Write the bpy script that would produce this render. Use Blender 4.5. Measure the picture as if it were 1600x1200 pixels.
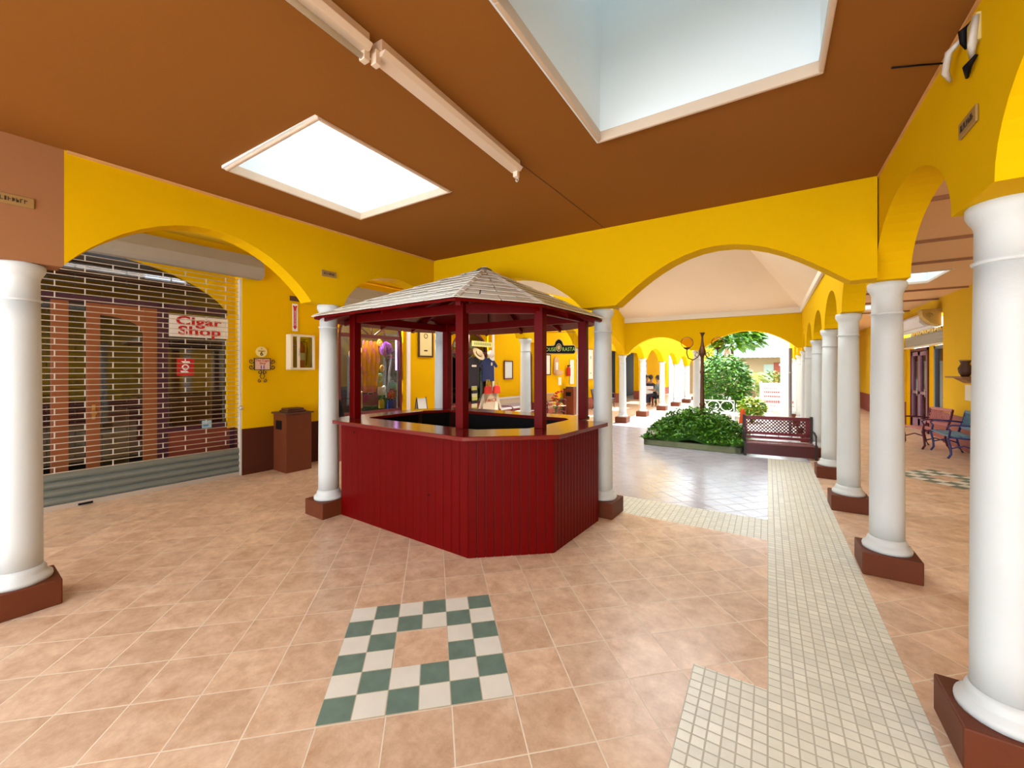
import bpy, bmesh, math, random
from mathutils import Vector, Matrix, Euler
random.seed(7)
R = math.radians
PI = math.pi
for o in list(bpy.data.objects): bpy.data.objects.remove(o)
SC = bpy.context.scene
COL = SC.collection

# ------------------------------------------------------------------ camera
cam_d = bpy.data.cameras.new('camera'); cam = bpy.data.objects.new('camera', cam_d); COL.objects.link(cam)
cam.location = (0, 0, 1.6); cam.rotation_euler = (R(90), 0, R(32.3))
cam_d.sensor_fit = 'HORIZONTAL'; cam_d.sensor_width = 36; cam_d.lens = 14.22; cam_d.shift_y = -0.0144
cam_d.clip_start = .05; cam_d.clip_end = 300
SC.camera = cam
# ------------------------------------------------------------------ world, sun, exposure
W = bpy.data.worlds.new('World'); SC.world = W; W.use_nodes = True
nt = W.node_tree; bg = nt.nodes['Background']
bg.inputs[0].default_value = (.84, .92, 1.0, 1); bg.inputs[1].default_value = 2.0
sun_d = bpy.data.lights.new('sun', 'SUN'); sun = bpy.data.objects.new('sun', sun_d); COL.objects.link(sun)
sun_d.energy = 3.6; sun_d.angle = R(1.5); sun_d.color = (1, .95, .86)
sun.rotation_euler = (R(-20), R(10), 0); sun.location = (3, 30, 20)
SC.view_settings.view_transform = 'Standard'; SC.view_settings.look = 'None'
SC.view_settings.exposure = 1.95; SC.view_settings.gamma = 1; SC.view_settings.use_curve_mapping = False

# ------------------------------------------------------------------ frames
KL = .048; _n = math.hypot(KL, 1); AL = -math.atan(KL)
SL = Vector((KL/_n, 1/_n, 0)); NL = Vector((1/_n, -KL/_n, 0)); OL = Vector((-4.278, 0, 0))
def LP(s, n, z=0): return OL + SL*s + NL*n + Vector((0, 0, z))
def ceil_z(x): return 3.04 - .0175*(x-.7)

# ------------------------------------------------------------------ materials
MATS = {}
def nodes(m):
    m.use_nodes = True
    return m.node_tree, m.node_tree.nodes['Principled BSDF']
def mat(name, col, rough=.6, metal=0, var=.0, scale=6, bump=0, spec=.5, coat=0):
    if name in MATS: return MATS[name]
    m = bpy.data.materials.new(name); t, b = nodes(m)
    b.inputs['Base Color'].default_value = (*col, 1); b.inputs['Roughness'].default_value = rough
    b.inputs['Metallic'].default_value = metal; b.inputs['Specular IOR Level'].default_value = spec
    if coat: b.inputs['Coat Weight'].default_value = coat; b.inputs['Coat Roughness'].default_value = .15
    if var or bump:
        tc = t.nodes.new('ShaderNodeTexCoord'); nz = t.nodes.new('ShaderNodeTexNoise')
        nz.inputs['Scale'].default_value = scale; nz.inputs['Detail'].default_value = 6
        t.links.new(tc.outputs['Object'], nz.inputs['Vector'])
        if var:
            mx = t.nodes.new('ShaderNodeMix'); mx.data_type = 'RGBA'
            mx.inputs['A'].default_value = (*[c*(1-var) for c in col], 1)
            mx.inputs['B'].default_value = (*[min(1, c*(1+var)) for c in col], 1)
            t.links.new(nz.outputs['Fac'], mx.inputs['Factor']); t.links.new(mx.outputs['Result'], b.inputs['Base Color'])
        if bump:
            n2 = t.nodes.new('ShaderNodeTexNoise'); n2.inputs['Scale'].default_value = scale*12; n2.inputs['Detail'].default_value = 3
            t.links.new(tc.outputs['Object'], n2.inputs['Vector'])
            bp = t.nodes.new('ShaderNodeBump'); bp.inputs['Strength'].default_value = bump; bp.inputs['Distance'].default_value = .01
            t.links.new(n2.outputs['Fac'], bp.inputs['Height']); t.links.new(bp.outputs['Normal'], b.inputs['Normal'])
    MATS[name] = m; return m
def tile_mat(name, c1, c2, grout, size, ang, off, gw=.006, rough=.35, nscale=3.0, cellvar=.25, mott=1.0, bump=.3):
    """square tiles of one size laid at an angle, mottled glaze, per-tile shade, grout lines"""
    m = bpy.data.materials.new(name); t, b = nodes(m); N, L = t.nodes, t.links
    g = N.new('ShaderNodeNewGeometry')
    mp = N.new('ShaderNodeMapping'); mp.vector_type = 'TEXTURE'
    mp.inputs['Location'].default_value = (off[0], off[1], 0); mp.inputs['Rotation'].default_value = (0, 0, ang)
    mp.inputs['Scale'].default_value = (size, size, 1)
    L.new(g.outputs['Position'], mp.inputs['Vector'])
    sp = N.new('ShaderNodeSeparateXYZ'); L.new(mp.outputs[0], sp.inputs[0])
    def M(op, a, bb=None):
        n = N.new('ShaderNodeMath'); n.operation = op
        for i, v in enumerate((a, bb)):
            if v is None: continue
            if isinstance(v, (int, float)): n.inputs[i].default_value = v
            else: L.new(v, n.inputs[i])
        return n.outputs[0]
    d = []
    fl = []
    for ax in (0, 1):
        f = M('FRACT', sp.outputs[ax]); fl.append(M('FLOOR', sp.outputs[ax]))
        d.append(M('MINIMUM', f, M('SUBTRACT', 1.0, f)))
    dm = M('MINIMUM', d[0], d[1])
    ln = N.new('ShaderNodeMapRange'); ln.inputs['From Min'].default_value = gw/size*.35; ln.inputs['From Max'].default_value = gw/size*.65
    L.new(dm, ln.inputs['Value'])                      # 0 in grout, 1 on tile
    cb = N.new('ShaderNodeCombineXYZ'); L.new(fl[0], cb.inputs[0]); L.new(fl[1], cb.inputs[1])
    wn = N.new('ShaderNodeTexWhiteNoise'); wn.noise_dimensions = '2D'; L.new(cb.outputs[0], wn.inputs['Vector'])
    sv = N.new('ShaderNodeVectorMath'); sv.operation = 'MULTIPLY_ADD'
    L.new(wn.outputs['Color'], sv.inputs[0]); sv.inputs[1].default_value = (9, 9, 9); L.new(g.outputs['Position'], sv.inputs[2])
    nz = N.new('ShaderNodeTexNoise'); nz.inputs['Scale'].default_value = nscale; nz.inputs['Detail'].default_value = 9; nz.inputs['Roughness'].default_value = .72
    nz.inputs['Distortion'].default_value = .15
    L.new(sv.outputs[0], nz.inputs['Vector'])
    mr = N.new('ShaderNodeMapRange'); mr.inputs['From Min'].default_value = .5-.2/mott; mr.inputs['From Max'].default_value = .5+.2/mott
    L.new(nz.outputs['Fac'], mr.inputs['Value'])
    mx = N.new('ShaderNodeMix'); mx.data_type = 'RGBA'; mx.inputs['A'].default_value = (*c1, 1); mx.inputs['B'].default_value = (*c2, 1)
    L.new(mr.outputs[0], mx.inputs['Factor'])
    hs = N.new('ShaderNodeHueSaturation'); L.new(mx.outputs['Result'], hs.inputs['Color'])
    L.new(M('ADD', 1-cellvar/2, M('MULTIPLY', wn.outputs['Value'], cellvar)), hs.inputs['Value'])
    m2 = N.new('ShaderNodeMix'); m2.data_type = 'RGBA'; m2.inputs['A'].default_value = (*grout, 1)
    L.new(hs.outputs[0], m2.inputs['B']); L.new(ln.outputs[0], m2.inputs['Factor'])
    L.new(m2.outputs['Result'], b.inputs['Base Color'])
    rr = N.new('ShaderNodeMapRange'); rr.inputs['To Min'].default_value = .75; rr.inputs['To Max'].default_value = rough
    L.new(ln.outputs[0], rr.inputs['Value']); L.new(rr.outputs[0], b.inputs['Roughness'])
    bp = N.new('ShaderNodeBump'); bp.inputs['Strength'].default_value = bump; bp.inputs['Distance'].default_value = .002
    L.new(M('ADD', ln.outputs[0], M('MULTIPLY', nz.outputs['Fac'], .25)), bp.inputs['Height']); L.new(bp.outputs[0], b.inputs['Normal'])
    MATS[name] = m; return m

YEL = mat('yellow_plaster', (.74, .435, .0), .8, var=.05, scale=1.3, bump=.12, spec=.06)
YEL2 = mat('yellow_plaster_pale', (.78, .50, .03), .8, var=.05, scale=1.3, bump=.1, spec=.06)
BRN = mat('brown_painted_ceiling', (.275, .104, .018), .8, var=.08, scale=.8, bump=.06, spec=.1)
BRW = mat('brown_painted_wall', (.34, .15, .06), .8, var=.06, scale=1, bump=.1, spec=.2)
WHT = mat('white_column_paint', (.60, .63, .62), .55, var=.05, scale=4, bump=.08)
PLI = mat('red_brown_plinth', (.125, .028, .008), .55, var=.12, scale=5, bump=.1, spec=.25)
WAI = mat('dark_wainscot', (.075, .017, .007), .6, var=.1, scale=3, bump=.08, spec=.2)
WAI2 = mat('rose_wainscot', (.30, .07, .055), .6, var=.08, scale=3)
TRM = mat('tan_trim', (.62, .48, .35), .6, var=.1, scale=8)
SKW = mat('skylight_white', (.80, .86, .87), .6)
CRE = mat('cream_plaster', (.80, .62, .43), .8, var=.06, scale=.9)
CRW = mat('cream_cove', (.80, .70, .56), .8)
PCH = mat('peach_ceiling', (.80, .50, .27), .8, var=.05, scale=1)
RED = mat('red_gloss_paint', (.118, .0, .0), .42, var=.12, scale=5, bump=.05, spec=.1)
RED2 = mat('red_counter_paint', (.16, .006, .004), .18, var=.15, scale=4, coat=.5)
RDK = mat('dark_red_paint', (.10, .004, .006), .5)
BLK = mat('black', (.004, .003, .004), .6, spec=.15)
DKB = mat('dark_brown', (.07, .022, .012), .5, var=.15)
STL = mat('galvanized_steel', (.22, .26, .25), .45, metal=.6, var=.1, scale=10)
ALU = mat('aluminium', (.55, .50, .44), .4, metal=.5)
ALW = mat('aluminium_painted', (.60, .55, .48), .5)
SHB = mat('shutter_box_grey', (.32, .29, .24), .5, var=.06)
SHW = mat('shutter_box_white', (.70, .69, .72), .5)
PUR = mat('purple_frame', (.055, .012, .03), .4)
ORG = mat('orange_door_frame', (.26, .075, .018), .5, var=.1)
MAR = mat('maroon_frame', (.12, .02, .03), .4)
GREEN = mat('leaf_green', (.035, .15, .008), .5, var=.5, scale=7)
GREENL = mat('leaf_light', (.12, .30, .01), .5, var=.4, scale=6)
GREENY = mat('leaf_yellow', (.33, .36, .02), .5, var=.3, scale=6)
BUSHM = mat('bush_leaf', (.05, .20, .02), .5, var=.5, scale=5)
CON = mat('mossy_concrete', (.22, .26, .15), .9, var=.3, scale=6, bump=.3)
SOIL = mat('soil', (.05, .03, .02), .95)
IRON = mat('lamp_iron', (.10, .045, .02), .45, metal=.6, var=.3)
IRM = mat('maroon_iron', (.10, .01, .03), .4, metal=.2)
BEN = mat('bench_red_wood', (.17, .012, .025), .35, var=.2, scale=6)
CONE = mat('cone_orange', (.9, .10, .01), .5)
WHP = mat('white_paint', (.85, .85, .86), .5)
PAP = mat('paper', (.8, .78, .72), .7)
SKIN = mat('skin', (.30, .15, .09), .6)
HAIR = mat('hair', (.015, .01, .008), .6)
PLQ = mat('plate_brown', (.34, .20, .06), .5)
DKT = mat('dark_lettering', (.03, .02, .015), .6)
REDL = mat('red_lettering', (.50, .012, .015), .5)

def glass(name, col=(1, 1, 1), rough=.02, alpha=.35):
    m = bpy.data.materials.new(name); m.use_nodes = True; t = m.node_tree
    for n in list(t.nodes): t.nodes.remove(n)
    out = t.nodes.new('ShaderNodeOutputMaterial'); mix = t.nodes.new('ShaderNodeMixShader')
    tr = t.nodes.new('ShaderNodeBsdfTransparent'); gl = t.nodes.new('ShaderNodeBsdfGlossy'); fr = t.nodes.new('ShaderNodeFresnel')
    tr.inputs[0].default_value = (*col, 1); gl.inputs['Roughness'].default_value = rough; fr.inputs[0].default_value = 1.5 if alpha else 1.12
    ad = t.nodes.new('ShaderNodeMath'); ad.operation = 'ADD'; ad.inputs[1].default_value = alpha*.2
    t.links.new(fr.outputs[0], ad.inputs[0]); t.links.new(ad.outputs[0], mix.inputs[0])
    t.links.new(tr.outputs[0], mix.inputs[1]); t.links.new(gl.outputs[0], mix.inputs[2]); t.links.new(mix.outputs[0], out.inputs[0])
    return m
GLS = glass('window_glass', (.93, .95, .93)); GLD = glass('dark_shop_glass', (.55, .5, .42), .03, .6)
AMB = glass('amber_glass', (1, .80, .50), .1, .0)
def acrylic(name, col, trans):
    m = bpy.data.materials.new(name); m.use_nodes = True; t = m.node_tree
    for n in list(t.nodes): t.nodes.remove(n)
    out = t.nodes.new('ShaderNodeOutputMaterial'); mix = t.nodes.new('ShaderNodeMixShader'); mix.inputs[0].default_value = trans
    a = t.nodes.new('ShaderNodeBsdfTranslucent'); a.inputs[0].default_value = (*col, 1)
    d = t.nodes.new('ShaderNodeBsdfTransparent'); d.inputs[0].default_value = (.95, .98, 1, 1)
    t.links.new(d.outputs[0], mix.inputs[1]); t.links.new(a.outputs[0], mix.inputs[2]); t.links.new(mix.outputs[0], out.inputs[0])
    return m
ACR = acrylic('frosted_acrylic', (.085, .105, .11), 1.0); ACM = acrylic('milky_acrylic', (.21, .225, .235), 1.0); ACL = acrylic('added_lantern_acrylic', (.60, .64, .66), 1.0); ACC = acrylic('clear_acrylic', (.9, .95, 1), .5)
TERRA = tile_mat('terracotta_tile', (.46, .25, .13), (.90, .69, .50), (.80, .70, .56), .3017, R(43.3), (-1.693-.214+.2134, 1.697-.214), rough=.3, cellvar=.16, nscale=7, mott=.75)
MOS = tile_mat('white_mosaic', (.68, .69, .58), (.82, .82, .72), (.50, .49, .40), .0565, 0, (0, 0), gw=.007, rough=.35, cellvar=.14, nscale=4)
PLAZA = tile_mat('plaza_paver', (.36, .35, .41), (.52, .50, .56), (.30, .31, .36), .205, R(45), (0, 0), gw=.007, rough=.22, cellvar=.08, nscale=1.5, bump=.45)  # blue tint put into the colour for sky reflected in the pavers
YARD = tile_mat('courtyard_paver', (.62, .58, .54), (.76, .72, .68), (.5, .48, .45), .4, 0, (0, 0), gw=.01, rough=.6, cellvar=.08)
GRNT = mat('green_tile', (.15, .235, .195), .35, var=.3, scale=14, bump=.08)
CRT = mat('cream_tile', (.80, .79, .70), .35, var=.08, scale=9)
GRT = mat('tile_grout', (.55, .52, .38), .8)

# ------------------------------------------------------------------ mesh builder
class MB:
    def __init__(s): s.bm = bmesh.new(); s.mi = 0
    def _fin(s, fs):
        for f in fs: f.material_index = s.mi
    def face(s, pts):
        f = s.bm.faces.new([s.bm.verts.new(p) for p in pts]); f.material_index = s.mi; return f
    def box(s, c, d, rot=None):
        m = Matrix.Translation(c)
        if rot is not None: m = m @ (rot.to_matrix().to_4x4() if isinstance(rot, Euler) else Matrix.Rotation(rot, 4, 'Z'))
        m = m @ Matrix.Diagonal((*d, 1))
        r = bmesh.ops.create_cube(s.bm, size=1, matrix=m)
        s._fin({f for v in r['verts'] for f in v.link_faces}); return s
    def b2(s, a, b): return s.box([(a[i]+b[i])/2 for i in range(3)], [abs(b[i]-a[i]) for i in range(3)])
    def tube(s, pts, r, n=8, closed=False):
        pts = [Vector(p) for p in pts]; rings = []
        K = len(pts)
        for i, p in enumerate(pts):
            if closed: t = pts[(i+1) % K]-pts[i-1]
            else: t = pts[min(i+1, K-1)]-pts[max(i-1, 0)]
            t.normalize()
            a = Vector((0, 0, 1)) if abs(t.z) < .9 else Vector((1, 0, 0))
            u = t.cross(a).normalized(); v = t.cross(u)
            rr = r[i] if isinstance(r, (list, tuple)) else r
            rings.append([s.bm.verts.new(p+u*math.cos(2*PI*k/n)*rr+v*math.sin(2*PI*k/n)*rr) for k in range(n)])
        prs = list(zip(rings, rings[1:]))
        if closed: prs.append((rings[-1], rings[0]))
        fs = []
        for A, B in prs:
            for k in range(n):
                f = s.bm.faces.new((A[k], A[(k+1) % n], B[(k+1) % n], B[k])); f.smooth = True; fs.append(f)
        if not closed: fs += [s.bm.faces.new(rings[0][::-1]), s.bm.faces.new(rings[-1])]
        s._fin(fs); return s
    def lathe(s, prof, c=(0, 0, 0), n=32, cap=True):
        c = Vector(c); rings = []
        for r, z in prof:
            rings.append([s.bm.verts.new(c+Vector((r*math.cos(2*PI*k/n), r*math.sin(2*PI*k/n), z))) for k in range(n)])
        fs = []
        for A, B in zip(rings, rings[1:]):
            for k in range(n):
                f = s.bm.faces.new((A[k], A[(k+1) % n], B[(k+1) % n], B[k])); f.smooth = True; fs.append(f)
        if cap: fs += [s.bm.faces.new(rings[0][::-1]), s.bm.faces.new(rings[-1])]
        s._fin(fs); return s
    def prism(s, poly, z0, z1):
        A = [s.bm.verts.new((x, y, z0)) for x, y in poly]; B = [s.bm.verts.new((x, y, z1)) for x, y in poly]
        fs = [s.bm.faces.new(A[::-1]), s.bm.faces.new(B)]
        for i in range(len(poly)):
            j = (i+1) % len(poly); fs.append(s.bm.faces.new((A[i], A[j], B[j], B[i])))
        s._fin(fs); return s
    def slab(s, pts, off):
        """extrude an arbitrary planar polygon (3D points) by a vector"""
        off = Vector(off); A = [s.bm.verts.new(p) for p in pts]; B = [s.bm.verts.new(Vector(p)+off) for p in pts]
        fs = [s.bm.faces.new(A), s.bm.faces.new(B[::-1])]
        for i in range(len(pts)):
            j = (i+1) % len(pts); fs.append(s.bm.faces.new((A[j], A[i], B[i], B[j])))
        s._fin(fs); return s
    def sphere(s, c, r, sc=(1, 1, 1), n=16):
        m = Matrix.Translation(c) @ Matrix.Diagonal((*[r*k for k in sc], 1))
        q = bmesh.ops.create_uvsphere(s.bm, u_segments=n, v_segments=n//2+2, radius=1, matrix=m)
        fs = {f for v in q['verts'] for f in v.link_faces}
        for f in fs: f.smooth = True
        s._fin(fs); return s
    def build(s, name, m, parent=None, bevel=0, loc=None, rot=None, kind=None):
        bmesh.ops.recalc_face_normals(s.bm, faces=s.bm.faces)
        me = bpy.data.meshes.new(name); s.bm.to_mesh(me); s.bm.free()
        for x in (m if isinstance(m, (list, tuple)) else [m]): me.materials.append(x)
        o = bpy.data.objects.new(name, me); COL.objects.link(o)
        if parent is not None: o.parent = parent
        if loc is not None: o.location = loc
        if rot is not None: o.rotation_euler = (0, 0, rot) if isinstance(rot, (int, float)) else rot
        if bevel:
            b = o.modifiers.new('bevel', 'BEVEL'); b.width = bevel; b.segments = 2; b.limit_method = 'ANGLE'; b.angle_limit = R(40)
        if kind: o['kind'] = kind
        return o
def tag(o, label, cat, group=None, kind=None):
    o['label'] = label; o['category'] = cat
    if group: o['group'] = group
    if kind: o['kind'] = kind
    return o
def thing(name, label, cat, loc=(0, 0, 0), rz=0, group=None):
    o = bpy.data.objects.new(name, None); COL.objects.link(o); o.location = loc; o.rotation_euler = (0, 0, rz)
    o.empty_display_size = .1
    return tag(o, label, cat, group)
def dup(root, loc=None, rz=None, label=None, group=None):
    def cp(o, p):
        c = o.copy(); COL.objects.link(c)
        if p: c.parent = p
        for ch in [x for x in bpy.data.objects if x.parent == o]: cp(ch, c)
        return c
    r = cp(root, None)
    if loc is not None: r.location = loc
    if rz is not None: r.rotation_euler = (0, 0, rz)
    if label: r['label'] = label
    if group: r['group'] = group
    return r
def text(name, s, m, parent, loc, rot, size, depth=.002, align='CENTER', sx=1.0, bold=0.0, space=1.0):
    c = bpy.data.curves.new(name, 'FONT'); c.body = s; c.size = size; c.extrude = depth; c.align_x = align; c.align_y = 'CENTER'
    c.offset = bold; c.space_character = space; c.resolution_u = 3
    o = bpy.data.objects.new(name+'_tmp', c); COL.objects.link(o)
    dg = bpy.context.evaluated_depsgraph_get(); dg.update()
    me = bpy.data.meshes.new_from_object(o.evaluated_get(dg)); bpy.data.objects.remove(o)
    me.materials.clear(); me.materials.append(m)
    q = bpy.data.objects.new(name, me); COL.objects.link(q)
    if parent: q.parent = parent
    q.location = loc; q.rotation_euler = rot; q.scale = (sx, 1, 1)
    return q
TX_L = (R(90), 0, R(90))      # lettering on a face that looks towards +x
TX_B = (R(90), 0, 0)          # towards -y
TX_R = (R(90), 0, R(-90))     # towards -x

# ------------------------------------------------------------------ FLOOR
def rect(mb, x0, y0, x1, y1, z=0): mb.face([(x0, y0, z), (x1, y0, z), (x1, y1, z), (x0, y1, z)])
YB = 12.0
m = MB()
m.mi = 0
rect(m, -14, -5, 0, 4.48); rect(m, -14, 4.48, -3.9, 40); rect(m, .62, -5, 9, 40)
m.mi = 1
rect(m, 0, -5, .62, 8.6); rect(m, -3.9, 4.48, 0, 5.08)
m.mi = 2
rect(m, -3.9, 5.08, 0, YB); rect(m, 0, 8.6, .62, YB)
m.mi = 3
rect(m, -3.9, YB, .62, 40)
floor = m.build('floor', [TERRA, MOS, PLAZA, YARD], kind='structure')
m = MB(); m.b2((-.34, -3, 0), (0, 2.385, .0015)); m.build('floor', [MOS], kind='structure')
# green and cream checkerboard border inlaid round one tile
def inlay(cx, cy, ang, t, z):
    m = MB()
    c, s_ = math.cos(ang), math.sin(ang)
    def P(u, v, zz): return (cx+u*c-v*s_, cy+u*s_+v*c, zz)
    h = 3*t
    m.mi = 0
    for (u0, v0, u1, v1) in ((-h, -h, h, -t), (-h, t, h, h), (-h, -t, -t, t), (t, -t, h, t)):
        m.face([P(u0, v0, z), P(u1, v0, z), P(u1, v1, z), P(u0, v1, z)])
    g = .0025
    for i in range(6):
        for j in range(6):
            if i in (2, 3) and j in (2, 3): continue
            m.mi = 1 if (i+j) % 2 == 0 else 2
            u0, v0 = -h+i*t+g, -h+j*t+g
            m.face([P(u0, v0, z+.001), P(u0+t-2*g, v0, z+.001), P(u0+t-2*g, v0+t-2*g, z+.001), P(u0, v0+t-2*g, z+.001)])
    return m.build('floor', [GRT, GRNT, CRT], kind='structure')
inlay(-1.693, 1.697, R(43.3), .151, .002)
for cx, cy in ((2.2, 8.4),): inlay(cx, cy, R(45), .151, .002)

# ------------------------------------------------------------------ CEILINGS WITH SKYLIGHT OPENINGS
def cell_slab(m, xs, ys, holes, zf, th, xf=lambda x, y: (x, y)):
    for i in range(len(xs)-1):
        for j in range(len(ys)-1):
            cx, cy = (xs[i]+xs[i+1])/2, (ys[j]+ys[j+1])/2
            if any(h[0] < cx < h[2] and h[1] < cy < h[3] for h in holes): continue
            q = [(xs[i], ys[j]), (xs[i+1], ys[j]), (xs[i+1], ys[j+1]), (xs[i], ys[j+1])]
            w = [xf(*p) for p in q]
            m.slab([(x, y, zf(x)) for x, y in w], (0, 0, th))
def skylight(x0, y0, x1, y1, z, label, loc=(0, 0, 0), rz=0, shaft=.55, group=None, z1=None, pane=None):
    """opening x0..y1 in local coordinates; white shaft, tan frame below, acrylic pane on top"""
    t = thing('skylight', label, 'skylight', loc, rz, group)
    w = .022
    m = MB()
    za, zb = z, (z if z1 is None else z1)
    for a, b in (((x0, y0), (x1, y0+w)), ((x0, y1-w), (x1, y1)), ((x0, y0+w), (x0+w, y1-w)), ((x1-w, y0+w), (x1, y1-w))):
        m.b2((*a, min(za, zb)-.015), (*b, max(za, zb)+.03))
    m.build('skylight_frame', TRM, t, bevel=.006)
    m = MB(); u = .015; T = .03; zt = max(za, zb)+shaft
    m.b2((x0+u-T, y0+u-T, z), (x1-u+T, y0+u, zt)); m.b2((x0+u-T, y1-u, z), (x1-u+T, y1-u+T, zt))
    m.b2((x0+u-T, y0+u, z), (x0+u, y1-u, zt)); m.b2((x1-u, y0+u, z), (x1-u+T, y1-u, zt))
    m.build('skylight_shaft', SKW, t)
    m = MB(); m.face([(x0, y0, zt), (x1, y0, zt), (x1, y1, zt), (x0, y1, zt)])
    m.build('skylight_pane', pane or ACR, t)
    return t
HB_ = [(-3.41, -1.6, -2.24, -.4), (-.91, -1.6, .23, -.4), (-3.41, -4.0, -2.24, -2.8), (-.91, -4.0, .23, -2.8)]  # openings behind the camera, added to let in more top light
H1 = (-3.41, 1.40, -2.24, 2.59); H2 = (-.91, 1.28, .23, 2.47)
m = MB()
cell_slab(m, [-4.32, H1[0], H1[2], H2[0], H2[2], .8], [-6, -4.0, -2.8, -1.6, -.4, H2[1], H1[1], H2[3], H1[3], 4.5], [H1, H2]+HB_, ceil_z, .14)
m.build('ceiling', BRN, kind='structure')
skylight(*H1, ceil_z(-2.24), 'square ceiling skylight nearer the cigar shop shutter, filled with plain white daylight', z1=ceil_z(-3.41), shaft=.45, pane=ACM, group='skylights in the brown ceiling')
skylight(*H2, ceil_z(.23), 'big skylight at the top of the photo with its pale blue-white shaft walls showing', shaft=1.5, z1=ceil_z(-.9), group='skylights in the brown ceiling')
for i, h in enumerate(HB_): skylight(*h, ceil_z(h[0]), 'added clear skylight, unseen behind the viewer, that brightens the room', shaft=.3, group='added skylights behind the viewer', pane=ACC)  # unseen, added to light the floor and the side beams
# left corridor ceiling (in the left frame) and its skylights
def lxf(n, s): p = LP(s, n); return (p.x, p.y)
SKL = [(-1.9, 6.3, -.8, 7.9), (-1.9, 9.6, -.8, 11.2), (-1.9, 13.0, -.8, 14.6), (-1.9, 16.5, -.8, 18.1), (-1.9, 20, -.8, 21.6)]
ys = sorted({-4.0, 28.0} | {v for h in SKL for v in (h[1], h[3])})
m = MB(); cell_slab(m, [-2.75, -1.9, -.8, 0.05], ys, SKL, lambda x: 3.42, .12, lxf)
m.build('ceiling', YEL2, kind='structure')
# right corridor ceiling
SKR = [(1.5, .8, 2.55, 1.9), (1.5, 4.4, 2.55, 5.4), (1.45, 9.2, 2.5, 10.4), (1.45, 13.2, 2.5, 14.4), (1.45, 17.4, 2.5, 18.6), (1.45, 22, 2.5, 23.4)]
ys = sorted({-4.0, 28.0} | {v for h in SKR for v in (h[1], h[3])})
m = MB(); cell_slab(m, [.72, 1.45, 1.5, 2.5, 2.55, 3.55], ys, SKR, lambda x: 3.2, .12)
m.build('ceiling', PCH, kind='structure')
for i, h in enumerate(SKR[:4]):
    skylight(*h, 3.2, ['skylight in the peach corridor ceiling right beside the near column', 'skylight in the peach corridor ceiling before the bright one',
        'bright skylight in the peach ceiling seen between the two nearest right columns', 'farther skylight in the peach corridor ceiling'][i], shaft=.3, pane=ACM, group='peach corridor skylights')
# thin battens and surface conduits across the peach ceiling
for k, y in enumerate((5.25, 6.95, 8.35, 11.2, 12.8, 15)):
    m = MB(); m.b2((.92, y, 3.165), (3.3, y+.035, 3.2)); m.b2((.92, y+.07, 3.185), (3.3, y+.085, 3.2))
    m.build('trim_%d' % (k+1), mat('ceiling_batten', (.34, .16, .08), .7), kind='structure')

# ------------------------------------------------------------------ ARCADE WALLS
def arch_z(t, q): return (1-abs(t)**2)**q if abs(t) < 1 else 0
def arcade(name, pts0, d, th, s0, s1, ztop, arches, mats=YEL, split=None, zbot=None):
    """wall panel from s0 to s1 along d; arches = [(a, b, zs_a, zs_b, rise, q)], flat soffits between them"""
    p0 = Vector(pts0); d = Vector(d).normalized(); nrm = Vector((d.y, -d.x, 0))
    low = []
    prev = None
    for (a, b, za, zb, rise, q) in arches:
        if not low: low.append((s0, za)) if s0 < a else None
        K = 22
        for k in range(K+1):
            t = -math.cos(PI*k/K) ; s = (a+b)/2+t*(b-a)/2
            low.append((s, za+(zb-za)*k/K+rise*arch_z(t, q)))
    if low[-1][0] < s1: low.append((s1, low[-1][1]))
    m = MB()
    zt = ztop if callable(ztop) else (lambda s: ztop)
    for (a, za), (b, zb) in zip(low, low[1:]):
        if b-a < 1e-6: continue
        m.mi = 1 if (split is not None and b <= split+1e-4) else 0
        m.slab([p0+d*a+Vector((0, 0, za)), p0+d*b+Vector((0, 0, zb)), p0+d*b+Vector((0, 0, zt(b))), p0+d*a+Vector((0, 0, zt(a)))], nrm*th)
    bmesh.ops.remove_doubles(m.bm, verts=m.bm.verts, dist=1e-5)
    # drop the internal faces shared by neighbouring pieces
    seen = {}
    for f in list(m.bm.faces):
        k = tuple(sorted(v.index for v in f.verts)) if False else frozenset(f.verts)
        seen.setdefault(k, []).append(f)
    kill = [f for v in seen.values() if len(v) > 1 for f in v]
    if kill: bmesh.ops.delete(m.bm, geom=kill, context='FACES')
    return m.build(name, mats if isinstance(mats, list) else [mats], kind='structure')
def zl(s): return 2.31-.03*(max(s, 2.7)-2.7)
def zr(y): return 2.285-.03*(max(y, 4.3)-4.3)
# left arcade: face towards the room at n=+.1
CL = [-1.5, .53, 2.65, 4.45, 6.75, 9.2, 12.1, 14.05, 16.5, 18.7, 20.8, 23]
ar = []
hw = .18
for i in range(len(CL)-1):
    a, b = CL[i]+hw, CL[i+1]-hw
    rise = .51 if i < 2 else (.46 if i < 3 else .50 if i < 6 else .42)
    if i == 2: a, b = 2.85, 4.33
    ar.append((a, b, zl(a), zl(b), rise, .9 if i < 2 else .62 if i == 2 else .75))
def ztl(s): return 3.43
arcade('wall_left', LP(0, -.1), SL, .21, -4, 28, 3.30, [(CL[0]-.6, CL[0]-.2, 2.31, 2.31, 0, 1)]+ar, [YEL, BRW], split=.71+.02)
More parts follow.
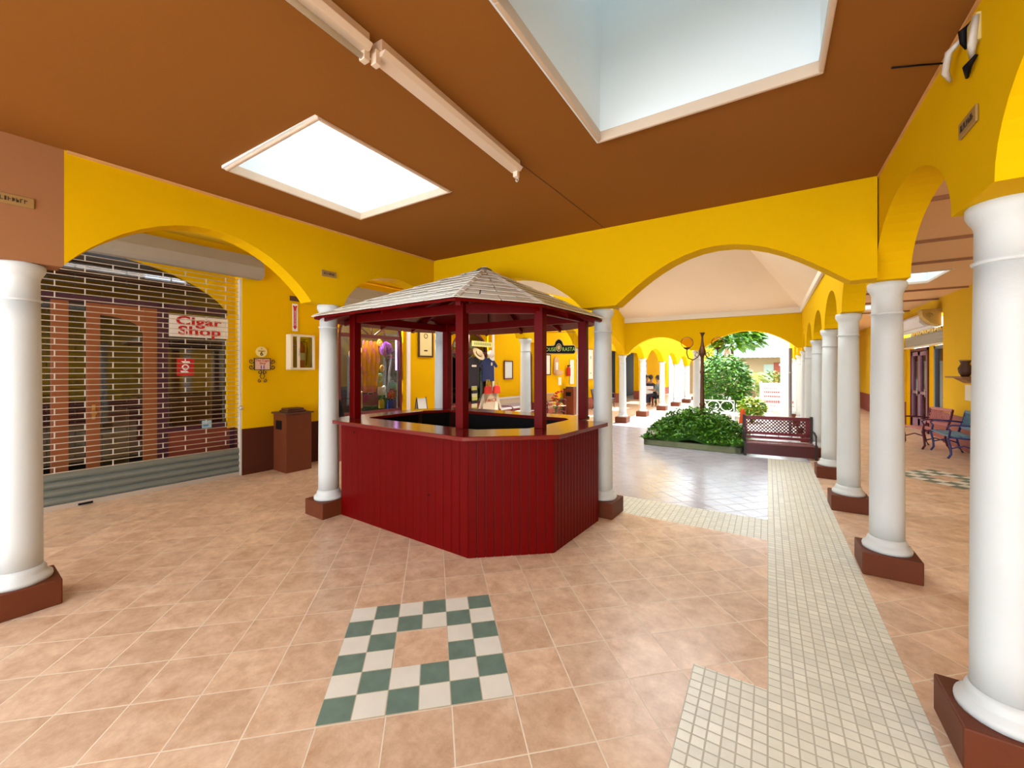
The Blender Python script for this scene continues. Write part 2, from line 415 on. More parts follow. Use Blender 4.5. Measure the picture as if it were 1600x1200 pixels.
# right arcade
CR = [.7, 2.5, 4.3, 6.0, 7.62, 9.3, 10.9, 12.15, 14, 15.8, 17.6, 19.4]
ar = []
for i in range(len(CR)-1):
    a, b = CR[i]+.12, CR[i+1]-.2
    if i == 0: a = .9; b = 2.19
    if i == 1: a, b = 2.60, 4.13
    if i > 1: a = CR[i]+.17
    ar.append((a, b, zr(a), zr(b), .46 if i < 3 else .42, .5))
arcade('wall_right', (.90, 0, 0), (0, 1, 0), -.0 or .2, -4, 20, 3.30, [(-3, -2.8, 2.28, 2.28, 0, 1), (-1.1, .45, 2.28, 2.28, .46, .5)]+ar, [YEL])
bpy.data.objects['wall_right'].location.x = -.2
# back arcade, skewed a little
PB0 = Vector((.70, 4.2, 0)); dB = Vector((-4.70, .22, 0)).normalized()
LB = 4.705
arcade('wall_back', PB0, dB, -.2, 0, LB, 3.25, [(.15, 2.02, 2.28, 2.26, .44, 1.12), (2.40, 4.45, 2.26, 2.3, .44, .9)], [YEL])
# far arcade closing the covered square
arcade('wall_far', (.70, 12.2, 0), (-1, 0, 0), -.2, 0, 4.3, 3.4, [(.1, 2.2, 2.12, 2.12, .47, .9), (2.5, 4.2, 2.12, 2.05, .43, .9)], [YEL])

# pitched cream ceiling over the covered square, with an opening for an added lantern near the ridge
m = MB()
x0, x1, y0, y1, zb_, zt_ = -3.85, .70, 4.42, 12.04, 3.12, 4.25
lx0, lx1, ly0, ly1 = -2.7, -.45, 5.6, 9.2
A = [(x0, y0, zb_), (x1, y0, zb_), (x1, y1, zb_), (x0, y1, zb_)]; B = [(lx0, ly0, zt_), (lx1, ly0, zt_), (lx1, ly1, zt_), (lx0, ly1, zt_)]
for i in range(4):
    j = (i+1) % 4; m.face([A[i], A[j], B[j], B[i]])
o = m.build('ceiling', CRE, kind='structure'); sm = o.modifiers.new('th', 'SOLIDIFY'); sm.thickness = .05
m = MB(); c = .14
m.b2((x0, y0, 2.99), (x1, y0+.04, 3.14)); m.b2((x0, 11.94, 2.97), (x1, 12.02, 3.16))
m.b2((x1-.05, y0, 2.99), (x1, y1, 3.14)); m.b2((x0, y0, 2.99), (x0+.05, y1, 3.14))
m.build('trim_20', CRW, bevel=.01, kind='structure')
t = thing('added_roof_lantern', 'added roof lantern, out of view, that brightens the space under the cream pitched ceiling', 'skylight', (0, 0, 0))  # unseen lantern, added to brighten the covered square
m = MB(); m.face([(lx0, ly0, zt_+.1), (lx1, ly0, zt_+.1), (lx1, ly1, zt_+.1), (lx0, ly1, zt_+.1)]); m.build('skylight_pane', ACL, t)
m = MB()
for a, b in (((lx0, ly0), (lx1, ly0+.06)), ((lx0, ly1-.06), (lx1, ly1)), ((lx0, ly0), (lx0+.06, ly1)), ((lx1-.06, ly0), (lx1, ly1))): m.b2((*a, zt_-.02), (*b, zt_+.12))
m.build('added_lantern_frame', CRW, t)
# crown strip where plaster meets the brown ceiling
m = MB()
for s in (0,):
    m.b2((.688, -4, ceil_z(.7)-.010), (.70, 4.2, ceil_z(.7)+.02))
m.build('trim_21', mat('strip_ochre', (.66, .36, .12), .7, var=.2, scale=10), kind='structure')
m = MB(); q0 = LP(.73, .105, 3.105); q1 = LP(4.45, .105, 3.108)
m.slab([q0, q1, q1+Vector((0, 0, .03)), q0+Vector((0, 0, .03))], NL*.018)
m.build('trim_22', MATS['strip_ochre'], kind='structure')

# ------------------------------------------------------------------ COLUMNS
def column(x, y, rz, ztop, label, group, plinth_mat=PLI, wm=WHT, rr=.103):
    t = thing('column', label, 'column', (x, y, 0), rz, group)
    MB().b2((-.175, -.175, 0), (.175, .175, .172)).build('plinth', plinth_mat, t, bevel=.008)
    k = rr/.103
    MB().lathe([(.150*k, .172), (.153*k, .19), (.150*k, .205), (.128*k, .222), (.124*k, .232), (.122*k, .25), (.110*k, .272)]).build('column_base', wm, t)
    r0, r1 = .107*k, .094*k; z1 = ztop-.255
    prof = [(r0-(r0-r1)*(i/10)**1.6, .265+(z1-.265)*i/10) for i in range(11)]
    MB().lathe(prof).build('shaft', wm, t)
    MB().lathe([(r1, z1), (r1+.008, z1+.004), (r1+.009, z1+.014), (r1, z1+.02), (r1-.001, z1+.15), (r1+.004, z1+.17), (r1+.018, z1+.195), (r1+.026, z1+.215), (r1+.026, z1+.245), (r1+.018, z1+.256)]).build('capital', wm, t)
    return t
def lc(s, label, grp='left arcade columns', n=0, z=None):
    p = LP(s, n); return column(p.x, p.y, AL, z or zl(s), label, grp)
lc(.53, 'white round column cut by the left edge of the photo, on a red-brown plinth', 'near columns')
lc(2.73, 'white round column at the left corner of the red kiosk', 'near columns')
column(-1.56, 4.37, R(-2.7), 2.265, 'white round column at the right corner of the red kiosk', 'near columns')
column(.80, 4.31, 0, 2.285, 'white round column where the yellow back and right arcades meet', 'near columns')
column(.835, 2.50, 0, 2.29, 'largest white round column, at the right edge of the photo', 'near columns')
p = LP(4.46, .03); column(p.x, p.y, AL, 2.27, 'white column behind the kiosk at the corner of left and back arcades', 'left arcade columns')
for s, l in ((6.75, 'white column behind the kiosk just right of the hanging shirts'), (9.2, 'white column behind the kiosk beside the brown bin'), (12.1, 'left corner column of the far arcade, first of the receding row'),
             (14.05, 'second column of the receding row beyond the square'), (16.5, 'third column of the receding row, right of the seated people'), (18.7, 'fourth column of the receding row'), (20.8, 'fifth column of the receding row'), (23, 'last visible column of the receding row')):
    lc(s, l)
for y, l in ((6.0, 'third white column of the right arcade, its plinth beside the mosaic strip'), (7.62, 'fourth white column of the right arcade, nearest behind the bench end'), (9.3, 'fifth white column of the right arcade'),
             (10.9, 'sixth white column of the right arcade'), (12.15, 'seventh column of the right arcade at the far beam'), (14, 'eighth white column of the right arcade'), (15.8, 'ninth white column of the right arcade'), (17.6, 'tenth white column of the right arcade')):
    column(.785, y, 0, zr(y), l, 'right arcade columns')
column(-1.66, 12.3, 0, 2.12, 'white column under the far beam behind the street lamp', 'far beam columns', rr=.115)

# ------------------------------------------------------------------ RED KIOSK
K = thing('kiosk', 'red wooden kiosk counter with posts and a white shingled roof', 'kiosk', (0, 0, 0))
BODY = [(-3.97, 2.76), (-2.14, 2.69), (-1.57, 3.17), (-1.51, 4.10), (-1.79, 4.17), (-1.86, 4.52), (-3.80, 4.55), (-4.16, 4.05), (-4.16, 2.98)]
CTR = [(-4.04, 2.70), (-2.13, 2.60), (-1.50, 3.13), (-1.42, 4.13), (-1.75, 4.175), (-1.80, 4.58), (-3.84, 4.62), (-4.24, 4.05), (-4.24, 2.93)]
INN = [(-3.90, 3.06), (-2.29, 3.00), (-1.92, 3.33), (-1.87, 4.14), (-1.93, 4.22), (-1.97, 4.26), (-3.72, 4.28), (-3.94, 3.98), (-3.94, 3.12)]
ZC = 1.04
# panelled body: backing wall plus tongue-and-groove boards
m = MB()
nb = len(BODY)
for i in range(nb):
    a, b = Vector((*BODY[i], 0)), Vector((*BODY[(i+1) % nb], 0)); d = (b-a).normalized(); n_ = Vector((-d.y, d.x, 0))
    m.slab([a+n_*.012, b+n_*.012, b+n_*.012+Vector((0, 0, ZC-.04)), a+n_*.012+Vector((0, 0, ZC-.04))], n_*.03)
m.build('kiosk_body', RDK, K)
def boards(i, w, gap, th=.012, z0=.0):
    a, b = Vector((*BODY[i], 0)), Vector((*BODY[(i+1) % nb], 0)); L_ = (b-a).length; d = (b-a).normalized(); n_ = Vector((-d.y, d.x, 0))
    m = MB(); k = max(1, round(L_/w)); w = L_/k
    for j in range(k):
        g = gap if isinstance(gap, (int, float)) else gap(j, k)
        p = a+d*(j*w+g/2); q = a+d*((j+1)*w-g/2)
        m.slab([p+Vector((0, 0, z0)), q+Vector((0, 0, z0)), q+Vector((0, 0, ZC-.04)), p+Vector((0, 0, ZC-.04))], n_*th)
    return m.build('kiosk_panel', RED, K, bevel=.003)
boards(0, .095, lambda j, k: .0012 if j < k*.82 else .004)
boards(1, .075, .006); boards(2, .062, .007)
for i in (3, 4, 5, 6, 7, 8): boards(i, .095, .004)
# worktop ring
m = MB()
for i in range(nb):
    j = (i+1) % nb
    m.prism([CTR[i], CTR[j], INN[j], INN[i]], ZC-.038, ZC)
bmesh.ops.remove_doubles(m.bm, verts=m.bm.verts, dist=1e-4)
m.build('counter_top', RED2, K, bevel=.006)
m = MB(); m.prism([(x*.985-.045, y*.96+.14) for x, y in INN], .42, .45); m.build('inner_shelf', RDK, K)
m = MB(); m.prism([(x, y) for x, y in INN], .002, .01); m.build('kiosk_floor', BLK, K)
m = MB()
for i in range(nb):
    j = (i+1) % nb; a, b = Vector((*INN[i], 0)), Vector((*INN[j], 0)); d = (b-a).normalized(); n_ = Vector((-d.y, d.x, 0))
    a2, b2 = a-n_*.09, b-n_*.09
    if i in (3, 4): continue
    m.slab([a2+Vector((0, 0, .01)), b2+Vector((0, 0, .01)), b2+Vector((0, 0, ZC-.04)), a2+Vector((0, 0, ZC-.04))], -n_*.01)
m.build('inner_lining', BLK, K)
POSTS = [(-4.01, 2.97), (-2.45, 2.99), (-1.835, 3.41), (-1.765, 4.30), (-3.90, 4.42)]
HB = 2.13
for i, (x, y) in enumerate(POSTS):
    MB().b2((x-.045, y-.045, ZC), (x+.045, y+.045, HB+.1)).build('post', RED, K, bevel=.004)
# header rails between the posts
ring = POSTS[:4]+[POSTS[4]]
for i in range(5):
    a, b = Vector((*ring[i], HB)), Vector((*ring[(i+1) % 5], HB)); d = (b-a).normalized(); n_ = Vector((-d.y, d.x, 0))
    MB().slab([a-n_*.025, b-n_*.025, b-n_*.025+Vector((0, 0, .09)), a-n_*.025+Vector((0, 0, .09))], n_*.05).build('header_rail', RED, K, bevel=.003)
EAV = [(-4.15, 2.555, 2.165), (-2.10, 2.48, 2.17), (-1.665, 3.13, 2.165), (-1.505, 4.19, 2.135), (-1.78, 4.62, 2.135), (-2.3, 4.95, 2.14), (-3.6, 4.98, 2.14), (-4.02, 4.62, 2.15), (-4.34, 4.1, 2.155), (-4.36, 2.97, 2.16)]
APX = Vector((-2.74, 3.74, 2.735))
ne = len(EAV)
m = MB()
E3 = [Vector(e) for e in EAV]
ctr = sum(E3, Vector())/ne
for i in range(ne):
    a, b = E3[i], E3[(i+1) % ne]
    m.face([a, b, APX-Vector((0, 0, .0))]); m.face([b-Vector((0, 0, .022)), a-Vector((0, 0, .022)), APX-Vector((0, 0, .03))])
    m.face([a-Vector((0, 0, .022)), b-Vector((0, 0, .022)), b, a])
m.build('roof_deck', RED, K)
# rafters below the deck, one per eave corner and one per facet
m = MB()
for i in range(ne):
    tg = [E3[i]] + ([(E3[i]+E3[(i+1) % ne])/2] if (E3[i]-E3[(i+1) % ne]).length > .9 else [])
    for e in tg:
        a = e*.94+APX*.06; d = (APX-a); s_ = Vector((-d.y, d.x, 0)).normalized()*.02; dn = Vector((0, 0, -.03)); d2 = Vector((0, 0, -.095))
        m.slab([a-s_+dn, APX-s_+dn, APX-s_+d2, a-s_+d2*.85], s_*2)
m.build('rafter_set', RED, K)
# white painted shingles: courses, each split in tabs, lower edges lifted
SHG = mat('white_shingle', (.82, .79, .70), .8, var=.12, scale=9, bump=.25)
m = MB()
for i in range(ne):
    a, b = E3[i], E3[(i+1) % ne]; nrm = (b-a).cross(APX-a).normalized()
    if nrm.z < 0: nrm = -nrm
    L0 = (b-a).length; mid = (a+b)/2; NC = 9
    for c in range(NC):
        t0, t1 = c/NC, min(1, (c+1)/NC+.012)
        if c == 0: t0 = -.012
        P0, P1 = a.lerp(APX, t0), b.lerp(APX, t0); Q0, Q1 = a.lerp(APX, t1), b.lerp(APX, t1)
        wl = (P1-P0).length; k = max(1, int(wl/.30)); off = (.5 if c % 2 else 0)
        cuts = [0]+[(j+off)/k for j in range(0 if off else 1, k) if 0 < (j+off)/k < 1]+[1]
        for u0, u1 in zip(cuts, cuts[1:]):
            g = .006/max(wl, .05)
            u0g, u1g = u0+(g if u0 > 0 else 0), u1-(g if u1 < 1 else 0)
            if u1g <= u0g: continue
            lift = nrm*(.018+random.uniform(-.002, .003)); lo = nrm*.003
            # trapezoid clipped to the facet by interpolating along both edges
            p, q = P0.lerp(P1, u0g), P0.lerp(P1, u1g); r_, s_ = Q0.lerp(Q1, u1g), Q0.lerp(Q1, u0g)
            m.slab([p+lift, q+lift, r_+lo+nrm*.004, s_+lo+nrm*.004], -nrm*.006)
m.build('roof_shingles', SHG, K)
m = MB()
for i in range(ne):
    a = E3[i]; d = APX-a
    s_ = Vector((-d.y, d.x, 0)).normalized()*.032
    for c in range(7):
        p, q = a+d*(c/7), a+d*((c+1)/7+.02)
        up = Vector((0, 0, .022)); up2 = Vector((0, 0, .013))
        m.slab([p-s_+up-Vector((0, 0, .008)), p+up+Vector((0, 0, .004)), q+up2+Vector((0, 0, .004)), q-s_+up2-Vector((0, 0, .008))], (0, 0, .004))
        m.slab([p+s_+up-Vector((0, 0, .008)), p+up+Vector((0, 0, .004)), q+up2+Vector((0, 0, .004)), q+s_+up2-Vector((0, 0, .008))], (0, 0, .004))
m.build('ridge_caps', SHG, K)
m = MB(); m.lathe([(.10, 0), (.085, .022), (.02, .05)], tuple(APX-Vector((0, 0, .02))), n=10); m.build('roof_cap', mat('dark_shingle', (.16, .12, .09), .9, var=.3), K)
# screw holes and a knob on the panels
for x, y, z in ((-3.72, 2.739, .93), (-2.6, 2.694, .46)): MB().box((x, y, z), (.014, .006, .014)).build('screw', BLK, K)
m = MB(); m.sphere((-2.55, 4.215, .80), .018); m.build('lock_knob', ALU, K)

# ------------------------------------------------------------------ FLUORESCENT BATTENS
def batten(y0, y1, label, tube):
    z = ceil_z(-1.5)
    t = thing('ceiling_light', label, 'light', (-1.5, (y0+y1)/2, z), R(1.0), 'fluorescent battens'); h = (y1-y0)/2
    MB().b2((-.032, -h, -.05), (.032, h, 0)).build('housing', mat('batten_tan', (.66, .46, .30), .5, var=.08), t, bevel=.004)
    m = MB()
    m.slab([(-.055, -h, -.055), (.055, -h, -.055), (.035, -h, -.078), (-.035, -h, -.078)], (0, 2*h, 0))
    m.build('reflector', mat('batten_cream', (.74, .60, .46), .45), t, bevel=.003)
    for s in (-1, 1): MB().b2((-.018, s*h-.02, -.115), (.018, s*h+.012, -.05)).build('lamp_holder', MATS['batten_cream'], t, bevel=.003)
    if tube:
        m = MB(); m.tube([(0, -h+.02, -.10), (0, h-.02, -.10)], .013, 10); m.build('lamp_tube', mat('tube_unlit', (.7, .66, .58), .3), t)
    else:
        m = MB(); m.tube([(0, h+.012, -.115-.02+.012*math.cos(a)) if False else (.010*math.sin(a), h+.008, -.128+.012*math.cos(a)) for a in [k*PI/5 for k in range(10)]], .004, 6, True)
        m.build('pull_ring', ALW, t)
    return t
batten(-.05, 1.17, 'fluorescent batten reaching out of the top of the photo, with its bare tube', True)
batten(1.215, 2.45, 'fluorescent batten without tube, its end nearer the kiosk roof', False)
m = MB(); m.tube([(-1.5, 2.46, ceil_z(-1.5)-.004), (-1.48, 3.0, ceil_z(-1.5)-.003), (-1.44, 4.2, ceil_z(-1.45)-.003)], .003, 5)
tag(m.build('cable', mat('cable_brown', (.14, .05, .02), .6)), 'thin brown wire running over the ceiling from the end of the light batten', 'cable')

# ------------------------------------------------------------------ LEFT SHOPFRONT WALL (in the left frame)
WN = -2.55
def lbox(m, n0, s0, z0, n1, s1, z1):
    pts = [LP(s0, n0), LP(s0, n1), LP(s1, n1), LP(s1, n0)]
    m.prism([(p.x, p.y) for p in pts], z0, z1)
OPEN = [(-3.0, 2.86), (4.30, 6.02), (7.35, 8.98), (10.45, 11.25), (14.2, 15.0), (15.9, 18.9), (19.6, 21.6)]
m = MB()
def wz(s): return .70 if s < 6 else max(.45, .66-.022*(s-6))
segs = []; c = -4.0
for a, b in OPEN: segs.append((c, a)); c = b
segs.append((c, 28))
for a, b in segs:
    m.mi = 1 if a < 4 else 2; lbox(m, WN-.25, a, 0, WN, b, wz(a)-.0)
    m.mi = 0; lbox(m, WN-.25, a, wz(a), WN-.004, b, 3.42)
for k, (a, b) in enumerate(OPEN): m.mi = 0; lbox(m, WN-.25, a, 3.32 if k < 3 else 2.45, WN-.004, b, 3.42)
m.build('wall_left', [YEL, WAI, WAI2], kind='structure')
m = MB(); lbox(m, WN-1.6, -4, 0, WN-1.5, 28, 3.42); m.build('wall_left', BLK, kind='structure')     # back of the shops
m = MB(); lbox(m, WN-1.5, -4, 2.9, WN-.35, 28, 3.0); m.build('ceiling', DKB, kind='structure')

def LT(name, label, cat, s, n, z, group=None):
    return thing(name, label, cat, LP(s, n, z), AL, group)
# --- cigar shop front behind the shutter (local: x out of wall, y along)
t = LT('storefront', 'dark cigar shop front seen through the roller grille, orange posts and a glass door', 'shop front', 0, -2.9, 0)
m = MB()
# yellow arch spandrel with right pier
for i in range(24):
    y0_, y1_ = -.3+i*(3.23/24), -.3+(i+1)*(3.23/24)
    f = lambda y: 2.46+.62*max(0, 1-((y-1.2)/1.58)**2)**.7
    if y0_ >= 2.76: f = lambda y: 2.46
    m.slab([(0, y0_, f(y0_)), (0, y1_, f(y1_)), (0, y1_, 3.25), (0, y0_, 3.25)], (.06, 0, 0))
m.b2((0, 2.77, .70), (.06, 2.93, 2.48))
m.build('arch_surround', YEL, t)
m = MB(); m.b2((0, 2.80, .04), (.05, 2.87, 2.47)); m.b2((0, 1.94, .0), (.05, 2.06, 2.5)); m.b2((0, .5, 2.42), (.05, 2.87, 2.5)); m.b2((0, 2.05, .72), (.05, 2.87, .80)); m.b2((-.0, .55, .0), (.05, .62, 2.5))
m.build('window_frame', PUR, t, bevel=.004)
m = MB(); m.b2((-.02, 2.06, 0), (.04, 2.93, .73)); m.build('brick_sill', mat('brick_red_sill', (.20, .035, .018), .6, var=.2), t)
for y0_, y1_ in ((.98, 1.12), (1.80, 1.94), (1.27, 1.39)): dp = MB().b2((0, y0_, 0), (.055, y1_, 2.42)).build('door_post', ORG, t, bevel=.004)
m = MB()
for i in range(10):
    y0_, y1_ = 1.39+i*.041, 1.39+(i+1)*.041; g = lambda y: 2.08+.2*math.sqrt(max(0, 1-((y-1.39)/.41)**2))
    m.slab([(0, y0_, g(y0_)), (0, y1_, g(y1_)), (0, y1_, 2.42), (0, y0_, 2.42)], (.05, 0, 0))
m.build('door_header', ORG, t)
m = MB(); m.face([(.01, -.2, .05), (.01, 2.85, .05), (.01, 2.85, 3.0), (.01, -.2, 3.0)]); m.build('shop_glass', GLD, t)
m = MB(); m.lathe([(.02, 0), (.03, .02), (.022, .05)], (0, 0, 0), n=12); o = m.build('door_knob', mat('brass', (.6, .38, .12), .3, metal=.9), dp, loc=(.055, 1.33, 1.06), rot=(0, R(90), 0))
MB().b2((.05, 1.315, .98), (.062, 1.345, 1.16)).build('lock_plate', MATS['brass'], dp)
# cigar shop sign
sg = LT('shop_sign', 'white board with red lettering reading Cigar Shop, behind the grille', 'sign', 2.42, -2.835, 2.21)
MB().b2((-.012, -.355, -.15), (.0, .355, .15)).build('board', PAP, sg)
text('lettering', 'Cigar', REDL, sg, (.004, -.01, .075), TX_L, .17, .002, sx=1.4, bold=.005, space=1.06)
text('lettering', 'Shop', REDL, sg, (.004, 0, -.065), TX_L, .175, .002, sx=1.4, bold=.005, space=1.06)
st = LT('window_sticker', 'red square sticker with a white curved mark on the cigar shop window', 'sticker', 2.25, -2.84, 1.63)
MB().b2((-.004, -.10, -.12), (0, .10, .12)).build('sheet', REDL, st)
m = MB(); m.tube([(.002+.0, .034*math.cos(k*PI/8), .034*math.sin(k*PI/8)) for k in range(16)], .009, 6, True)
m.slab([(.0, -.055, .085), (.0, .045, .085), (.0, .06, .05), (.0, -.02, .055)], (.004, 0, 0)); m.slab([(.0, .055, -.085), (.0, -.045, -.085), (.0, -.06, -.05), (.0, .02, -.055)], (.004, 0, 0))
m.build('mark', WHP, st)
cd = LT('window_card', 'small pale blue card at the foot of the cigar shop window', 'card', 2.505, -2.84, .79)
MB().b2((-.003, -.06, -.055), (0, .06, .055)).build('sheet', mat('pale_blue_card', (.35, .55, .62), .5), cd)
MB().b2((.0, -.045, -.03), (.002, .02, .01)).build('printed_block', mat('blue_print', (.1, .25, .45), .5), cd)
# things just inside the cigar shop
for (y, z, w, h, c) in ((.3, .9, .5, .9, (.20, .08, .04)), (1.6, .7, .3, .7, (.15, .12, .05)), (2.45, 1.3, .55, 1.1, (.18, .12, .04))):
    tc_ = LT('display_cabinet', {.3: 'dim wooden cabinet behind the left part of the grille', 1.6: 'low dim cabinet inside behind the glass door', 2.45: 'tall ochre cabinet inside behind the Cigar Shop window'}[y], 'cabinet', y, -3.5, 0)
    cm = mat('cabinet_%d' % int(y*10), c, .5, var=.3)
    MB().b2((-.2, -w/2, 0), (.2, w/2, z+h/2)).build('cabinet_body', cm, tc_, bevel=.01)
    for k in range(3): MB().b2((.2, -w/2+.03, .2+k*(z+h/2)/3.3), (.215, w/2-.03, .2+k*(z+h/2)/3.3+.2)).build('cabinet_door', cm, tc_, bevel=.004)

# --- roller grille
g = LT('roller_grille', 'closed roller shutter with open slats above solid steel ones, in front of the cigar shop', 'shutter', 0, -2.6, 0)
m = MB()
z = .42
while z < 2.96:
    m.tube([(0, -1.9, z), (0, 2.83, z)], .0055, 6); z += .0665
for r_ in range(int((2.96-.42)/.0665)):
    for k in range(19):
        if (r_+k) % 2: m.b2((-.006, 2.66-k*.24-.005, .42+r_*.0665), (.006, 2.66-k*.24+.005, .42+(r_+1)*.0665))
m.build('grille_curtain', ALW, g)
m = MB()
for k in range(4):
    z0_ = .055+k*.09
    for j in range(6):
        a0, a1 = PI*j/6, PI*(j+1)/6
        m.face([(.03*math.sin(a0), -1.9, z0_+.09*j/6), (.03*math.sin(a0), 2.83, z0_+.09*j/6), (.03*math.sin(a1), 2.83, z0_+.09*(j+1)/6), (.03*math.sin(a1), -1.9, z0_+.09*(j+1)/6)])
o = m.build('solid_slats', STL, g); o.modifiers.new('s', 'SOLIDIFY').thickness = .003
MB().b2((-.02, -1.9, .0), (.025, 2.83, .06)).build('bottom_rail', ALU, g, bevel=.004)
m = MB(); m.b2((.025, 1.16, .015), (.045, 1.28, .035)); m.build('hasp', BLK, g)
for y in (2.83,): MB().b2((-.04, y, 0), (.03, y+.055, 2.965)).build('side_guide', ALW, g, bevel=.005)
m = MB(); m.lathe([(.02, 0), (.03, .012), (.024, .035), (.01, .045)], (0, 0, 0), 14); m.build('lock_knob', ALU, g, loc=(.03, 2.845, 1.02), rot=(0, R(90), 0))
def shutter_box(s0, s1, z0, z1, label, mt=SHB, n=-2.6):
    b = LT('shutter_box', label, 'shutter box', 0, n, 0, 'roller shutter housings')
    bk_ = -2.545-n; pr = [(bk_, z0+.02), (bk_+.02, z0), (.20, z0), (.27, z0+.05), (.27, z0+.16), (.20, z1), (bk_, z1)]
    m = MB(); m.slab([(x, s0, z) for x, z in pr], (0, s1-s0, 0)); m.build('casing', mt, b, bevel=.006)
    for s_ in (s0, s1):
        m = MB(); m.slab([(x+.002, s_-.006, z) for x, z in pr], (0, .012, 0)); m.build('end_cap', mt, b)
shutter_box(-1.95, 3.07, 2.97, 3.30, 'long grey shutter housing above the cigar shop grille')
shutter_box(4.15, 6.10, 2.72, 3.12, 'pale shutter housing above the window of the party shop', SHB, -2.55)
shutter_box(7.3, 9.08, 2.62, 3.0, 'pale shutter housing above the shirt shop', SHW, -2.55)
# --- party shop window
def fan_window(s0, s1, z0, z1, label, frame, mats_=MAR, n=-2.72, trans=2.05, mull=True):
    w = LT('shop_window', label, 'window', 0, n, 0)
    c = (s0+s1)/2; hw_ = (s1-s0)/2; f = .05
    def arc(r, k, K=20): a = PI*k/K; return (c-r*math.cos(a), trans+(z1-trans)*math.sin(a)*r/hw_)
    m = MB(); K = 20
    for k in range(K):
        (y0_, q0_), (y1_, q1_) = arc(hw_, k), arc(hw_, k+1); (y2_, q2_), (y3_, q3_) = arc(hw_-f, k), arc(hw_-f, k+1)
        m.slab([(0, y0_, q0_), (0, y1_, q1_), (0, y3_, q3_), (0, y2_, q2_)], (.05, 0, 0))
    m.b2((0, s0, z0), (.05, s0+f, trans)); m.b2((0, s1-f, z0), (.05, s1, trans)); m.b2((0, s0, trans-.05), (.05, s1, trans+.02)); m.b2((0, s0, z0), (.05, s1, z0+.05))
    for a in (45, 90, 135):
        y_, z_ = c-(hw_-.03)*math.cos(R(a)), trans+(z1-trans-.03)*math.sin(R(a))
        m.tube([(.02, c-.06*math.cos(R(a)), trans), (.02, y_, z_)], .012, 6)
    m.tube([(.02, c-hw_*.45*math.cos(PI*k/12), trans+(z1-trans)*.45*math.sin(PI*k/12)) for k in range(13)], .012, 6)
    m.build('window_frame', mats_, w)
    m = MB(); m.slab([(.01, s0+.02, z0+.02), (.01, s1-.02, z0+.02), (.01, s1-.02, trans)]+[(.01, 2*c-arc(hw_-.02, k)[0], arc(hw_-.02, k)[1]) for k in range(0, 21)][1:20]+[(.01, s0+.02, trans)], (.004, 0, 0))
    m.build('window_pane', GLS, w)
    # wall above the arch and below the sill
    m = MB()
    for k in range(K):
        (y0_, q0_), (y1_, q1_) = arc(hw_, k), arc(hw_, k+1)
        m.slab([(0, y0_, q0_), (0, y1_, q1_), (0, y1_, 3.3), (0, y0_, 3.3)], (.04, 0, 0))
    m.build('arch_surround', YEL, w)
    m = MB(); m.b2((-.03, s0, 0), (.045, s1, z0)); m.build('window_apron', WAI2, w)
    return w
fan_window(4.50, 5.98, .72, 2.78, 'arched dark-framed window of the party shop crowded with colourful goods', MAR, trans=2.27)
fan_window(7.5, 8.93, .70, 2.60, 'arched dark-framed opening of the clothes shop behind the hanging shirts', MAR)
fan_window(10.48, 11.22, .5, 2.30, 'arched fan-light window full of reflected greenery, left of the black hanging sign', MAR, trans=1.98)
fan_window(14.25, 14.95, .35, 2.0, 'narrow shop window behind the first receding columns', MAR, trans=1.8)
# white jamb trims
for k, (s, za) in enumerate(((6.05, 2.72), (4.24, 2.72), (9.02, 2.62), (7.30, 2.62))):
    m = MB(); lbox(m, WN-.01, s-.04, .0 if k else .66, WN+.02, s+.04, za); m.build('trim_%d' % (30+k), WHP, kind='structure')
# party goods, each a thing of its own
PG = random.Random(3)
cols = dict(purple=(.22, .03, .45), orange=(.65, .22, .02), gold=(.75, .50, .05), red=(.6, .02, .03), blue=(.03, .06, .6), green=(.03, .4, .10), pink=(.7, .15, .4), ochre=(.5, .28, .06), white=(.75, .75, .78), lilac=(.45, .5, .75), magenta=(.35, .02, .15), teal=(.05, .28, .22))
def cm(c): return mat('goods_'+c, cols[c], .45, var=.25, scale=18)
def good(name, label, cat, s, z, n=-2.82): return LT(name, label, cat, s, n, z, 'goods in the party shop window')
x = good('display_dress', 'orange printed sarong spread wide in the middle of the party shop window', 'dress', 5.30, 1.68, -2.84)
m = MB()
for i in range(12):
    for j in range(14):
        def P(i, j): v = j/14; y = (i/12-.5)*(.44-.14*abs(v-.35)*2+.05*v); return (.02*math.sin(i*2.1+j*.3), y, ( .50-v*1.05))
        m.mi = 0 if (i*7+j*5) % 6 else 1
        m.face([P(i, j), P(i+1, j), P(i+1, j+1), P(i, j+1)])
m.build('cloth', [cm('orange'), cm('pink')], x).modifiers.new('s', 'SOLIDIFY').thickness = .006
MB().tube([(0, -.2, .50), (0, .2, .50)], .008, 6).build('hanger_bar', BLK, x)
x = good('paper_lantern', 'purple honeycomb paper lantern at the top right of the party shop window', 'lantern', 5.74, 2.03, -2.90)
m = MB()
for k in range(24):
    a = 2*PI*k/24
    m.face([(.14*math.sin(b)*math.cos(a)*(1 if q else .2), .14*math.sin(b)*math.sin(a)*(1 if q else .2), .16*math.cos(b)) for q, b in ((1, .1), (1, .8), (1, 1.57), (1, 2.3), (1, 3.04), (0, 2.3), (0, .8))])
m.build('honeycomb', cm('purple'), x).modifiers.new('s', 'SOLIDIFY').thickness = .004
MB().tube([(0, 0, .16), (0, 0, .4)], .003, 5).build('cord', BLK, x)
x = good('paper_star', 'round yellow rosette hanging at the top of the party shop window', 'rosette', 5.50, 2.15, -2.80)
m = MB(); m.slab([(0, (.075 if k % 2 else .055)*math.cos(PI*k/12), (.075 if k % 2 else .055)*math.sin(PI*k/12)) for k in range(24)], (.012, 0, 0)); m.build('rosette', cm('gold'), x)
